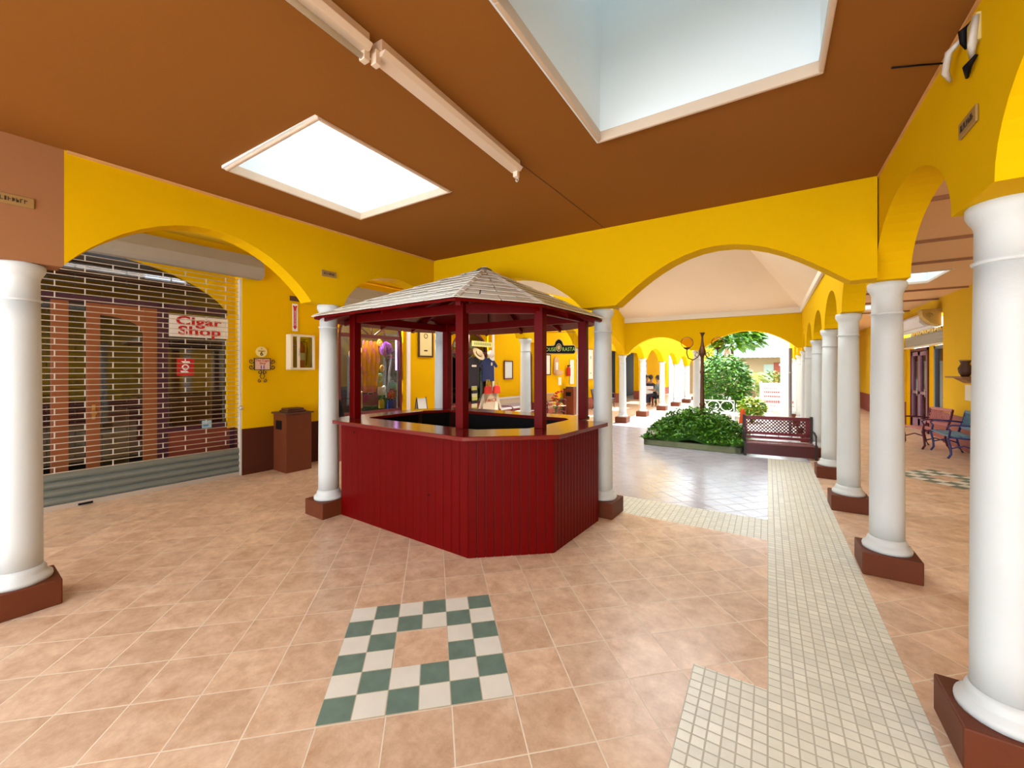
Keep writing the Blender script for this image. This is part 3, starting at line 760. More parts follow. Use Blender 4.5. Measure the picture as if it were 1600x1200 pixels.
m = MB(); m.sphere((.014, 0, 0), .022, (.3, 1, 1), 10); m.build('centre', WHP, x)
x = good('sash', 'long pale blue ribbon sash hanging right of the middle of the party shop window', 'sash', 5.74, 1.42, -2.80)
m = MB()
for j in range(12):
    y0_, y1_ = .05-.10*(j/12), .05-.10*((j+1)/12); w0 = .018+.022*(j/12); w1 = .018+.022*((j+1)/12)
    m.face([(.01*math.sin(j), y0_-w0, .42-j*.07), (.01*math.sin(j), y0_+w0, .42-j*.07), (.01*math.sin(j+1), y1_+w1, .35-j*.07), (.01*math.sin(j+1), y1_-w1, .35-j*.07)])
m.build('ribbon', cm('lilac'), x).modifiers.new('s', 'SOLIDIFY').thickness = .005
MB().lathe([(.02, 0), (.03, .03), (.0, .09)], (0, .05, .42), 10).build('knot', cm('pink'), x)
for (c, s, z, w, h, lab) in (('blue', 5.80, .84, .24, .22, 'deep blue foil bag at the bottom right of the party shop window'), ('red', 5.78, 1.05, .18, .12, 'red foil bag above the blue one in the party shop window'),
        ('green', 5.885, 1.22, .06, .13, 'small green foil bag at the right edge of the party shop window'), ('magenta', 5.27, .98, .36, .24, 'magenta cloth at the foot of the orange sarong'),
        ('teal', 5.80, 1.26, .15, .14, 'teal pouch beside the pale blue sash'), ('gold', 5.53, .88, .12, .18, 'gold figure bag low in the middle of the party shop window'),
        ('ochre', 5.02, 1.0, .11, .34, 'striped ochre tube bag at the left of the party shop window'), ('white', 5.53, 1.15, .18, .18, 'white lettered bag above the gold one')):
    x = good('gift_bag', lab, 'bag', s, z, -2.80)
    m = MB(); m.slab([(0, -w/2, -h/2), (0, w/2, -h/2), (0, w/2*.9, h/2), (0, 0, h/2*.9), (0, -w/2*.9, h/2)], (.05, 0, 0)); m.build('bag', cm(c), x, bevel=.01)
    m = MB(); m.tube([(.025, -w*.2, h/2*.9), (.025, -w*.15, h/2+.03), (.025, w*.15, h/2+.03), (.025, w*.2, h/2*.9)], .004, 5); m.build('handle', WHP if c != 'white' else BLK, x)
x = good('light_strip', 'vertical tube lamp glowing white and violet at the right edge of the party shop window', 'light', 5.91, 1.86, -2.78)
em = bpy.data.materials.new('violet_tube'); tt, bb = nodes(em); bb.inputs['Emission Color'].default_value = (.75, .35, 1, 1); bb.inputs['Emission Strength'].default_value = 1.6; bb.inputs['Base Color'].default_value = (.6, .3, .9, 1)
MB().tube([(0, 0, -.28), (0, 0, .38)], .016, 8).build('lamp_tube', em, x)
MB().b2((-.02, -.02, -.31), (.02, .02, -.28)).build('socket', BLK, x)
for (s, z, c, r_) in ((4.90, 1.9, 'lilac', .07), (5.06, 1.98, 'white', .07), (4.98, 1.62, 'teal', .08), (5.02, 1.4, 'white', .07), (5.62, 1.62, 'ochre', .06), (5.56, 1.42, 'teal', .08), (5.66, 1.2, 'white', .05)):
    x = good('mask', '%s carnival mask hanging %s in the party shop window' % (c, {1.9: 'at the top left', 1.98: 'at the top beside the lilac one', 1.62: 'half way up', 1.4: 'left of the sarong', 1.42: 'right of the sarong', 1.2: 'low, right of the sarong'}[z]), 'mask', s, z, -2.87)
    m = MB(); m.sphere((0, 0, 0), r_, (.35, 1, 1.25), 12); face = m.build('face', cm(c), x)
    for q in (-.4, .4): MB().sphere((r_*.33, r_*q, r_*.2), r_*.22, (.5, 1, .6), 8).build('eye_hole', BLK, face)
x = LT('bead_strings', 'row of red and white striped strings hanging at the left of the party shop window', 'strings', 4.40, -2.62, 1.75)
m = MB()
for k in range(14): m.mi = k % 2; m.tube([(0, -.05, .5-k*.06), (.01, .05, .53-k*.06)], .012, 6)
m.build('strings', [REDL, cm('gold')], x)
MB().tube([(0, -.06, .58), (0, .06, .58)], .008, 6).build('hanging_bar', ALW, x)
# round mannequin head / dark figure seen over counter at px 550
x = LT('figurine', 'small dark hooded figurine standing by the left jamb of the party shop', 'figurine', 4.30, -2.35, .0)
MB().b2((-.12, -.12, 0), (.12, .12, .70)).build('pedestal', WAI2, x, bevel=.01)
MB().lathe([(.09, .70), (.10, .74), (.085, .9), (.06, 1.0), (.02, 1.07)], n=14).build('cloak', BLK, x)
MB().sphere((.05, 0, .94), .035, (.6, 1, 1.2), 10).build('face', PAP, x)
x = LT('easel_sign', 'small A-frame board standing beside the yellow wall right of the party shop', 'sign', 6.18, -2.3, 0)
m = MB()
for sgn in (-1, 1): m.slab([(sgn*.18, -.13, 0), (sgn*.18, .13, 0), (0, .13, .98), (0, -.13, .98)], (.014, 0, 0))
m.build('panel', mat('easel_panel', (.28, .27, .25), .7), x)
m = MB()
for sgn in (-1, 1): m.tube([(.19, sgn*.13, 0), (.01, sgn*.13, 1.0)], .01, 6); m.tube([(-.19, sgn*.13, 0), (.01, sgn*.13, 1.0)], .01, 6)
m.build('frame', BLK, x)

for (s, lab, e) in ((5.2, 'added lamp that brightens the party shop window', 110), (8.2, 'added lamp that brightens the shirt shop', 40)):  # lamps added to brighten the goods behind the glass
    x = LT('fill_lamp', lab, 'lamp', s, -3.35, 2.80); MB().lathe([(.12, .10), (.12, .06), (.09, 0), (.0, -.01)], n=16).build('fill_lamp_shade', mat('lamp_opal', (.8, .8, .78), .4), x)
    ld = bpy.data.lights.new('shop_fill', 'POINT'); ld.energy = e; ld.shadow_soft_size = .12; ld.color = (1, .93, .82); lo = bpy.data.objects.new('shop_fill_light', ld); COL.objects.link(lo); lo.parent = x; lo.location = (.15, 0, -.2)
# --- items on the yellow wall between shops
x = LT('litter_bin', 'tall red-brown litter bin against the yellow wall by the cigar shop', 'bin', 3.48, -2.33, 0)
MB().b2((-.19, -.19, 0), (.21, .21, .90)).build('body', PLI, x, bevel=.006)
MB().b2((-.215, -.215, .90), (.235, .235, .925)).build('rim', DKB, x, bevel=.004)
m = MB(); m.b2((-.12, -.14, .925), (.14, .16, .955)); m.b2((-.10, -.12, .955), (.12, .14, .985)); m.build('lid', DKB, x, bevel=.012)
MB().b2((-.10, -.196, .66), (.08, -.185, .80)).build('slot', BLK, x)
x = LT('address_disc', 'round cream disc with the number 6 on the yellow wall', 'sign', 3.12, -2.54, 1.87)
m = MB(); m.lathe([(.082, 0), (.082, .01)], n=28); m.build('disc', mat('cream_disc', (.8, .68, .25), .5), x, rot=(0, R(90), 0))
text('lettering', '6', DKT, x, (.012, 0, -.03), TX_L, .09, .001, bold=.002)
text('lettering', 'A', DKT, x, (.012, 0, .05), TX_L, .03, .001)
m = MB()
for k in range(7): m.b2((.010, -.045+k*.0135, .006), (.012, -.045+k*.0135+.009, .018))
m.build('small_lettering', DKT, x)
x = LT('wall_plaque', 'scrolled iron plaque reading The Cigar Shop 11 below the number disc', 'sign', 3.13, -2.54, 1.68)
MB().b2((0, -.11, -.085), (.018, .11, .085)).build('plate', mat('plaque_pink', (.70, .48, .36), .5), x, bevel=.004)
m = MB()
for a, b in (((-.118, -.093), (.118, -.083)), ((-.118, .083), (.118, .093)), ((-.118, -.093), (-.108, .093)), ((.108, -.093), (.118, .093))): m.b2((0, *a), (.022, *b))
m.build('border', DKT, x)
m = MB()
def spiral(cy, cz, r0, a0, turns, sgn=1): return [(.01, cy+r0*(1-k/26)*math.cos(a0+sgn*turns*2*PI*k/26)*1.0, cz+r0*(1-k/26)*math.sin(a0+sgn*turns*2*PI*k/26)) for k in range(24)]
for sg_ in (-1, 1):
    for cz in (-.045, .045): m.tube(spiral(sg_*.155, cz, .04, 0 if sg_ < 0 else PI, 1.4, sg_), .006, 5)
    m.tube(spiral(sg_*.04, -.125, .035, PI/2, 1.3, sg_), .006, 5)
    m.tube([(.01, sg_*.01, -.13), (.01, sg_*.035, -.19), (.01, sg_*.012, -.23)], .006, 5); m.tube(spiral(sg_*.038, -.262, .028, PI/2, 1.3, -sg_), .006, 5)
m.build('scrollwork', DKT, x)
text('lettering', 'The Cigar', REDL, x, (.02, 0, .055), TX_L, .052, .001); text('lettering', 'Shop', REDL, x, (.02, 0, .012), TX_L, .045, .001)
text('lettering', '11', mat('violet_ink', (.10, .04, .45), .5), x, (.02, 0, -.05), TX_L, .075, .001, bold=.002)
x = LT('fire_arrow_sign', 'narrow red and white arrow sign pointing down at the extinguisher cabinet', 'sign', 3.635, -2.54, 2.46)
MB().b2((0, -.045, -.225), (.004, .045, .225)).build('panel', WHP, x)
m = MB(); m.slab([(.005, -.02, .20), (.005, 0, .18), (.005, .02, .20), (.005, .035, .19), (.005, .022, .14), (.005, .022, -.15), (.005, .036, -.15), (.005, 0, -.205), (.005, -.036, -.15), (.005, -.022, -.15), (.005, -.022, .14), (.005, -.035, .19)], (.002, 0, 0))
m.build('arrow', REDL, x)
text('lettering', 'FIRE EXTINGUISHER', WHP, x, (.009, 0, -.01), (R(90), R(-90), R(90)), .028, .0005)
x = LT('extinguisher_cabinet', 'white framed glass cabinet with a red fire extinguisher inside', 'cabinet', 3.69, -2.54, 1.88)
m = MB()
for a, b in (((-.20, -.29), (.20, -.255)), ((-.20, .255), (.20, .29)), ((-.20, -.29), (-.165, .29)), ((.165, -.29), (.20, .29)), ((-.09, -.29), (-.05, .29))): m.b2((.13, *a), (.16, *b))
for a, b in (((-.20, -.29), (.20, -.28)), ((-.20, .28), (.20, .29)), ((-.20, -.29), (-.19, .29)), ((.19, -.29), (.20, .29))): m.b2((0, *a), (.14, *b))
m.build('cabinet_frame', mat('cabinet_cream', (.78, .70, .52), .5), x, bevel=.003)
MB().b2((.001, -.19, -.28), (.008, .19, .28)).build('back_panel', YEL, x)
MB().b2((.138, -.17, -.26), (.141, .17, .26)).build('cabinet_glass', GLS, x)
MB().b2((.16, -.075, -.06), (.175, -.062, .06)).build('latch', ALU, x)
y = LT('fire_extinguisher', 'red fire extinguisher with black hose inside the white cabinet', 'extinguisher', 3.70, -2.47, 1.63)
MB().lathe([(.055, 0), (.062, .01), (.062, .32), (.05, .37), (.022, .40), (.02, .43)], n=20).build('cylinder', REDL, y)
m = MB(); m.b2((-.02, -.05, .43), (.02, .06, .45)); m.b2((-.015, -.02, .46), (.015, .08, .475)); m.build('valve_handle', BLK, y)
m = MB(); m.tube([(0, .02, .44), (.02, .08, .42), (.03, .09, .3), (.03, .08, .12), (.03, .07, .03)], .011, 8); m.build('hose', BLK, y)
MB().lathe([(.0632, .12), (.0632, .24)], n=20, cap=False).build('label_band', PAP, y)
x = LT('name_plate', 'dark name plate on the yellow wall above the red arrow sign', 'sign', 3.66, -2.54, 2.77)
MB().b2((0, -.11, -.04), (.012, .11, .04)).build('plate', DKB, x, bevel=.003)
def name_plate(loc, rz, label, seed):
    x = thing('name_plate', label, 'sign', loc, rz, 'brown name plates on the arcade')
    MB().b2((0, -.085, -.034), (.010, .085, .034)).build('plate', PLQ, x, bevel=.004)
    r_ = random.Random(seed); m = MB(); yy = -.060
    while yy < .055:
        w = r_.uniform(.008, .014); m.b2((.010, yy, -.012), (.0115, yy+.004, .014)); m.b2((.010, yy, r_.choice((-.012, 0, .010))), (.0115, yy+w, r_.choice((-.012, 0, .010))+.0045)); yy += w+.005
    m.build('lettering', DKT, x)
    return x
name_plate(LP(2.665, .111, 2.635), AL, 'brown name plate on the left yellow arcade above the kiosk column', 1)
name_plate(LP(.50, .111, 2.70), AL, 'name plate on the brown-painted wall at the left edge of the photo', 2)
name_plate((-1.535, 4.305, 2.60), R(-92.7), 'brown name plate on the yellow beam above the right kiosk column', 3)
name_plate((.699, 2.40, 2.61), R(180), 'brown name plate on the right arcade above the largest column', 4)
x = thing('junction_box', 'small painted junction box with a wire above the right kiosk column', 'box', (-1.50, 4.30, 2.43), R(-2.7))
MB().b2((-.05, -.03, -.03), (.05, .0, .03)).build('box', mat('box_yellowed', (.70, .50, .12), .6), x, bevel=.004)
m = MB(); m.tube([(0, -.012, -.03), (-.005, -.012, -.09), (-.03, -.012, -.13), (0, -.012, -.14), (.015, -.012, -.12)], .004, 5); m.build('wire', DKT, x)
x = thing('speaker_bracket', 'broken white bracket with loose dark wires high on the right yellow wall', 'bracket', (.695, 2.34, 2.93), 0); x.scale = (1.35, 1.35, 1.2)
MB().b2((-.008, -.035, -.04), (.004, .03, .05)).build('base_plate', mat('plate_yellowed', (.62, .48, .16), .6, var=.2), x, bevel=.003)
m = MB(); m.tube([(-.006, -.03, .04), (-.014, -.03, -.05), (-.006, .0, -.075)], [.008, .010, .006], 8); m.tube([(-.004, .05, .04), (-.03, .09, .02), (-.03, .12, -.03), (-.01, .15, -.05)], [.005, .010, .010, .005], 8); m.build('arm', ALW, x)
m = MB(); m.tube([(.0, .02, .06), (-.015, .035, .045), (-.012, .04, .01), (-.002, .05, -.01)], [.004, .011, .008, .004], 8); m.tube([(-.002, -.02, -.08), (-.015, .0, -.10), (-.004, .04, -.115)], [.004, .011, .004], 8)
m.build('wire', BLK, x)
m = MB(); m.tube([(.69, 2.67, 3.028), (.60, 2.64, 3.036), (.50, 2.60, 3.038)], .004, 5)
tag(m.build('cable', BLK), 'short dark wire end across the ceiling by the broken bracket', 'cable')

# framed art poster by the kiosk back post
def frame_pic(s, z, w, h, label, fm, pm, accents=True, n=-2.54, name='framed_picture'):
    x = LT(name, label, 'picture', s, n, z); f = .035
    m = MB()
    for a, b in (((-w/2, -h/2), (w/2, -h/2+f)), ((-w/2, h/2-f), (w/2, h/2)), ((-w/2, -h/2), (-w/2+f, h/2)), ((w/2-f, -h/2), (w/2, h/2))): m.b2((0, *a), (.03, *b))
    m.build('frame', fm, x, bevel=.003)
    MB().b2((0, -w/2+.01, -h/2+.01), (.012, w/2-.01, h/2-.01)).build('print', pm, x)
    if accents:
        m = MB(); m.tube([(.014, .05*math.cos(k*PI/6), h*.22+.05*math.sin(k*PI/6)) for k in range(12)], .008, 5, True); m.b2((.012, -.05, -h*.3), (.015, .05, -h*.3+.03)); m.build('motif', DKB, x)
    return x
frame_pic(6.53, 2.20, .44, .66, 'dark brown framed cream poster on the wall behind the kiosk', DKB, mat('poster_cream', (.78, .68, .32), .6))
frame_pic(9.72, 1.58, .44, .54, 'pale grey print in a thin dark frame between the shirts and a white column', MAR, mat('poster_pale', (.62, .72, .74), .6), False)
frame_pic(12.0, 1.75, .35, .7, 'small pale notice board beside the arched window', DKB, PAP, False)
frame_pic(15.45, 1.80, .55, 1.25, 'tall brown framed white print seen right of the kiosk', mat('frame_tan', (.42, .22, .07), .5), PAP, True)
frame_pic(22.6, 1.55, .9, 1.0, 'far tall framed print on the yellow wall behind the receding columns', mat('frame_ochre', (.6, .33, .05), .5), PAP, False)
frame_pic(13.75, 1.5, .3, .9, 'pale narrow panel on the yellow wall left of the first receding column', WHP, PAP, False)

# hanging clothes by the shirt shop
SH = -2.42
def shirt(s, z, w, h, mt, label, sleeve=.16, n=SH, deco=None, longs=False):
    x = LT('shirt', label, 'shirt', s, n, z, 'clothes hung outside the shirt shop')
    m = MB(); T = .05
    sl = h*(.75 if longs else .38)
    pts = [(-w/2, -h/2), (w/2, -h/2), (w/2*.96, h*.22), (w/2+sleeve*.6, h*.44-sl), (w/2+sleeve, h*.44-sl+.05), (w*.40, h*.44), (w*.16, h/2), (0, h*.455), (-w*.16, h/2), (-w*.40, h*.44), (-w/2-sleeve, h*.44-sl+.05), (-w/2-sleeve*.6, h*.44-sl), (-w/2*.96, h*.22)]
    m.slab([(0, y, z_) for y, z_ in pts], (T, 0, 0)); m.build('cloth', mt, x, bevel=.018)
    m = MB(); m.tube([(T/2, -w*.35, h*.43), (T/2, 0, h*.53), (T/2, w*.35, h*.43)], .006, 5); m.tube([(T/2, 0, h*.53), (T/2, 0, h*.6)], .004, 5); m.build('hanger', BLK, x)
    if deco:
        m = MB()
        for (a, b, c_, d_) in deco: m.b2((T, a, b), (T+.003, c_, d_))
        m.build('print', PAP, x)
    return x
NAV = mat('navy_cloth', (.012, .03, .14), .8, var=.3); NVB = mat('black_cloth', (.012, .012, .03), .8); CRM = mat('cream_cloth', (.62, .58, .48), .8, var=.1); REDC = mat('red_cloth', (.55, .02, .01), .7, var=.2)
shirt(8.60, 1.60, .52, .64, NAV, 'blue T-shirt with a small white print, right of the hanging clothes', deco=[(.10, .10, .16, .18)])
shirt(8.00, 1.52, .44, .80, NVB, 'black T-shirt hanging left of the blue one', deco=[(-.08, .14, .10, .19)])
swt = shirt(8.62, .70, .66, .62, CRM, 'long-sleeved cream sweatshirt with red and black lettering, lowest of the hanging clothes', longs=True, n=SH+.06)
text('lettering', 'JAMAICA', mat('print_rasta', (.35, .04, .02), .6), swt, (.052, 0, .08), TX_L, .12, .001, bold=.002)
for s, lab in ((8.44, 'red cloth bag hanging left below the blue T-shirt'), (8.80, 'red and yellow cloth bag hanging right below the blue T-shirt')):
    x = LT('cloth_bag', lab, 'bag', s, SH+.13, 1.06, 'red bags below the T-shirts')
    m = MB(); m.slab([(0, -.15, -.10), (0, .15, -.10), (0, .13, .08), (0, 0, .12), (0, -.13, .08)], (.06, 0, 0)); m.build('bag', REDC, x, bevel=.02)
    m = MB(); m.tube([(.03, -.09, .08), (.03, -.05, .26), (.03, .05, .26), (.03, .09, .08)], .012, 6); m.build('handle', mat('bag_strap', (.6, .45, .08), .7), x)
x = LT('scarf', 'yellow-green patterned scarf hanging below the black T-shirt', 'scarf', 8.0, SH+.05, .78)
m = MB()
for j in range(10): m.mi = j % 3; m.b2((.01*(j % 2), -.09+.01*math.sin(j), .38-j*.085), (.03+.01*(j % 2), .09+.01*math.sin(j), .38-(j+1)*.085))
m.build('cloth', [mat('scarf_lime', (.45, .5, .12), .7), NVB, mat('scarf_cream', (.65, .65, .45), .7)], x)
MB().tube([(.015, -.1, .39), (.015, .1, .39)], .008, 6).build('hanger_bar', ALW, x)
def hat(s, z, label, cap):
    x = LT('hat', label, 'hat', s, SH+.08, z, 'hats above the T-shirts'); x.rotation_euler = (0, R(55), AL)
    hm = mat('straw', (.68, .58, .36), .8, var=.2) if not cap else mat('cap_white', (.72, .70, .64), .7)
    if cap:
        MB().lathe([(.10, 0), (.105, .03), (.09, .09), (.05, .125), (.0, .13)], n=18).build('crown', hm, x)
        m = MB(); m.slab([(.09*math.cos(a)*1.0, .095*math.sin(a), 0) for a in [R(-80+20*k) for k in range(9)]]+[(.09+.10*math.cos(a), .085*math.sin(a), -.01) for a in [R(80-20*k) for k in range(9)]], (0, 0, .008)); m.build('peak', hm, x)
    else:
        MB().lathe([(.19, .02), (.15, 0), (.09, .01), (.088, .07), (.07, .10), (.0, .095)], n=24).build('crown_and_brim', hm, x)
        MB().lathe([(.0905, .015), (.0895, .045)], n=24, cap=False).build('hat_band', DKB, x)
hat(8.14, 1.98, 'straw hat hanging above the black T-shirt', False)
hat(8.62, 1.98, 'white cap hanging above the blue T-shirt', True)
x = LT('shop_banner', 'pale yellow lettered banner under the fan light of the shirt shop', 'banner', 8.35, SH+.04, 2.25)
MB().b2((0, -.42, -.07), (.012, .46, .07)).build('board', mat('banner_yellow', (.78, .78, .30), .6), x)
m = MB()
for k in range(10): m.b2((.012, -.34+k*.07, -.03), (.014, -.34+k*.07+.045, .03))
m.build('lettering', mat('banner_ink', (.35, .42, .12), .6), x)

# benches along the left corridor
def garden_bench(name, loc, rz, L_, label, back_m, frame_m, cat='bench'):
    x = thing(name, label, cat, loc, rz, None)      # sits facing local +x, length along y
    for s_ in (-1, 1):
        m = MB(); y = s_*L_/2
        m.tube([(.20, y, .0), (.16, y, .08), (.17, y, .22), (.20, y, .36), (.16, y, .40)], .018, 7)
        m.tube([(-.24, y, .0), (-.19, y, .10), (-.16, y, .25), (-.18, y, .40)], .018, 7)
        m.tube([(.20, y, .38), (-.18, y, .36)], .016, 7); m.tube([(-.18, y, .38), (-.24, y, .60), (-.28, y, .80)], .018, 7)
        m.tube([(-.23, y, .58), (-.05, y, .60), (.15, y, .60), (.21, y, .56), (.17, y, .50), (.19, y, .38)], .016, 7)
        m.tube([(.17, y, .18), (0, y, .24), (-.17, y, .18)], .012, 6)
        m.build('bench_end', frame_m, x)
    for k in range(4): MB().b2((-.14+k*.09, -L_/2, .385), (-.07+k*.09, L_/2, .41)).build('seat_slat', back_m, x, bevel=.004)
    m = MB()
    for z_, xx in ((.50, -.215), (.79, -.275)): m.b2((xx-.012, -L_/2, z_-.025), (xx+.012, L_/2, z_+.025))
    n_ = int(L_/.06)
    for k in range(-4, n_+4):
        for sg_ in (-1, 1):
            y0_, y1_ = -L_/2+k*.06, -L_/2+k*.06+sg_*.24
            a = max(-L_/2, min(L_/2, y0_)); 
            def P(y_):
                u = (y_-y0_)/(y1_-y0_); return (-.22-.055*u, y_, .52+.25*u)
            ya, yb = sorted((y0_, y1_)); ya, yb = max(ya, -L_/2), min(yb, L_/2)
            if yb-ya > .02: m.tube([P(ya), P(yb)], .007, 4)
    m.build('back_lattice', frame_m if back_m is None else back_m, x)
    return x
BLB = mat('bench_blue_grey', (.10, .14, .22), .4); WLT = mat('bench_lattice_white', (.5, .5, .52), .5)
garden_bench('bench', LP(9.68, -2.15), AL, 1.15, 'lattice-backed bench under the pale grey print', WLT, IRM)
garden_bench('bench', LP(11.6, -2.15), AL, 1.2, 'iron-legged bench by the arched window behind the kiosk', mat('bench_tan', (.45, .30, .2), .5), IRM)
garden_bench('bench', LP(15.8, -2.1), AL, 1.3, 'blue-grey backed bench below the tall brown framed print', BLB, IRM)
# potted red flowers
x = LT('potted_flower', 'potted plant with red and yellow flowers behind the kiosk counter', 'plant', 10.9, -1.6, 0)
MB().lathe([(.13, 0), (.17, .25), (.18, .28)], n=18).build('pot', WAI2, x)
fr = random.Random(5)
m = MB()
for k in range(60):
    a = fr.uniform(0, 2*PI); r_ = fr.uniform(.02, .2); z_ = fr.uniform(.3, .75); m.box((r_*math.cos(a), r_*math.sin(a), z_), (.09, .03, .004), Euler((fr.uniform(-1, 1), fr.uniform(-1, 1), a)))
m.build('foliage', GREEN, x)
m = MB()
for k in range(16):
    a = fr.uniform(0, 2*PI); r_ = fr.uniform(.02, .22); m.mi = 0 if k % 3 else 1
    m.sphere((r_*math.cos(a), r_*math.sin(a), fr.uniform(.55, .95)), .055, (1, 1, .6), 8)
m.build('blossoms', [REDL, cm('gold')], x)
# wall telephone shape, extinguisher, notice, bin further along
x = LT('wall_ornament', 'brown and white scooped wall ornament below the black hanging sign', 'ornament', 12.55, -2.54, 1.72)
m = MB(); m.slab([(0, -.16, -.22), (0, .16, -.22), (0, .15, .22), (0, .08, .30), (0, -.08, .30), (0, -.15, .22)], (.05, 0, 0)); m.build('back_plate', mat('ornament_tan', (.55, .36, .2), .6, var=.2), x, bevel=.01)
m = MB(); m.sphere((.10, 0, -.24), .17, (.9, 1.3, .6), 14); m.build('basin', MATS['ornament_tan'], x)
MB().b2((.05, -.07, -.15), (.06, .07, .12)).build('white_panel', WHP, x)
x = LT('fire_extinguisher', 'small red fire extinguisher on the wall above the far brown bin', 'extinguisher', 13.35, -2.45, 1.35)
MB().lathe([(.07, 0), (.075, .02), (.075, .28), (.03, .36)], n=16).build('cylinder', REDL, x)
MB().b2((-.03, -.06, .36), (.03, .08, .40)).build('valve_handle', BLK, x)
x = LT('paper_notice', 'white paper notice low on the yellow wall below the wall ornament', 'notice', 12.85, -2.54, 1.18)
MB().b2((0, -.12, -.14), (.004, .12, .14)).build('sheet', PAP, x)
x = LT('litter_bin', 'brown litter bin far behind the kiosk under the small extinguisher', 'bin', 13.2, -2.25, 0)
MB().b2((-.2, -.25, 0), (.2, .25, .92)).build('body', PLI, x, bevel=.006)
MB().b2((-.15, -.17, .92), (.15, .17, .98)).build('lid', DKB, x, bevel=.01)
MB().b2((-.10, -.256, .66), (.10, -.245, .80)).build('slot', BLK, x)
# hanging sign
p = LP(7.85, .0, 2.02)
x = thing('hanging_sign', 'black rounded hanging sign with green and yellow lettering ending in RASTA', 'sign', (-3.80, 7.9, 2.03), R(18)); x.scale = (.72, 1, .92)
m = MB()
pts = [(-.44, -.075), (.44, -.075), (.475, -.05), (.48, .0), (.465, .05), (.44, .065), (.15, .065)]+[(.13*math.cos(R(a)), .06+.11*math.sin(R(a))) for a in (10, 40, 70, 90, 110, 140, 170)]+[(-.15, .065), (-.44, .065), (-.465, .05), (-.48, 0), (-.475, -.05)]
m.slab([(u*1.0, 0, v*1.35) for u, v in pts], (0, .03, 0)); m.build('board', BLK, x, bevel=.004)
m = MB(); m.tube([(u*1.02, -.004, v*1.4) for u, v in pts], .010, 5, True); m.build('border', mat('sign_gold', (.5, .36, .14), .5), x)
LG = mat('letter_lime', (.35, .55, .08), .5)
text('lettering', 'RASTA', LG, x, (.29, -.003, -.005), TX_B, .125, .002, sx=.95, space=1.1); text('lettering', 'HOUSE', LG, x, (-.29, -.003, -.005), TX_B, .125, .002, sx=.95, space=1.1)
m = MB(); m.tube([(.075*math.cos(k*PI/10), -.006, .04+.085*math.sin(k*PI/10)) for k in range(20)], .010, 5, True); m.sphere((0, -.004, .04), .05, (1, .2, 1.1), 12); m.build('medallion', MATS['sign_gold'], x)
m = MB(); m.tube([(-.42, .015, .09), (-.42, .015, .40)], .004, 5); m.tube([(.42, .015, .09), (.42, .015, .40)], .004, 5); m.tube([(-.5, .015, .40), (.5, .015, .40)], .006, 5); m.build('hanging_wire', DKT, x)

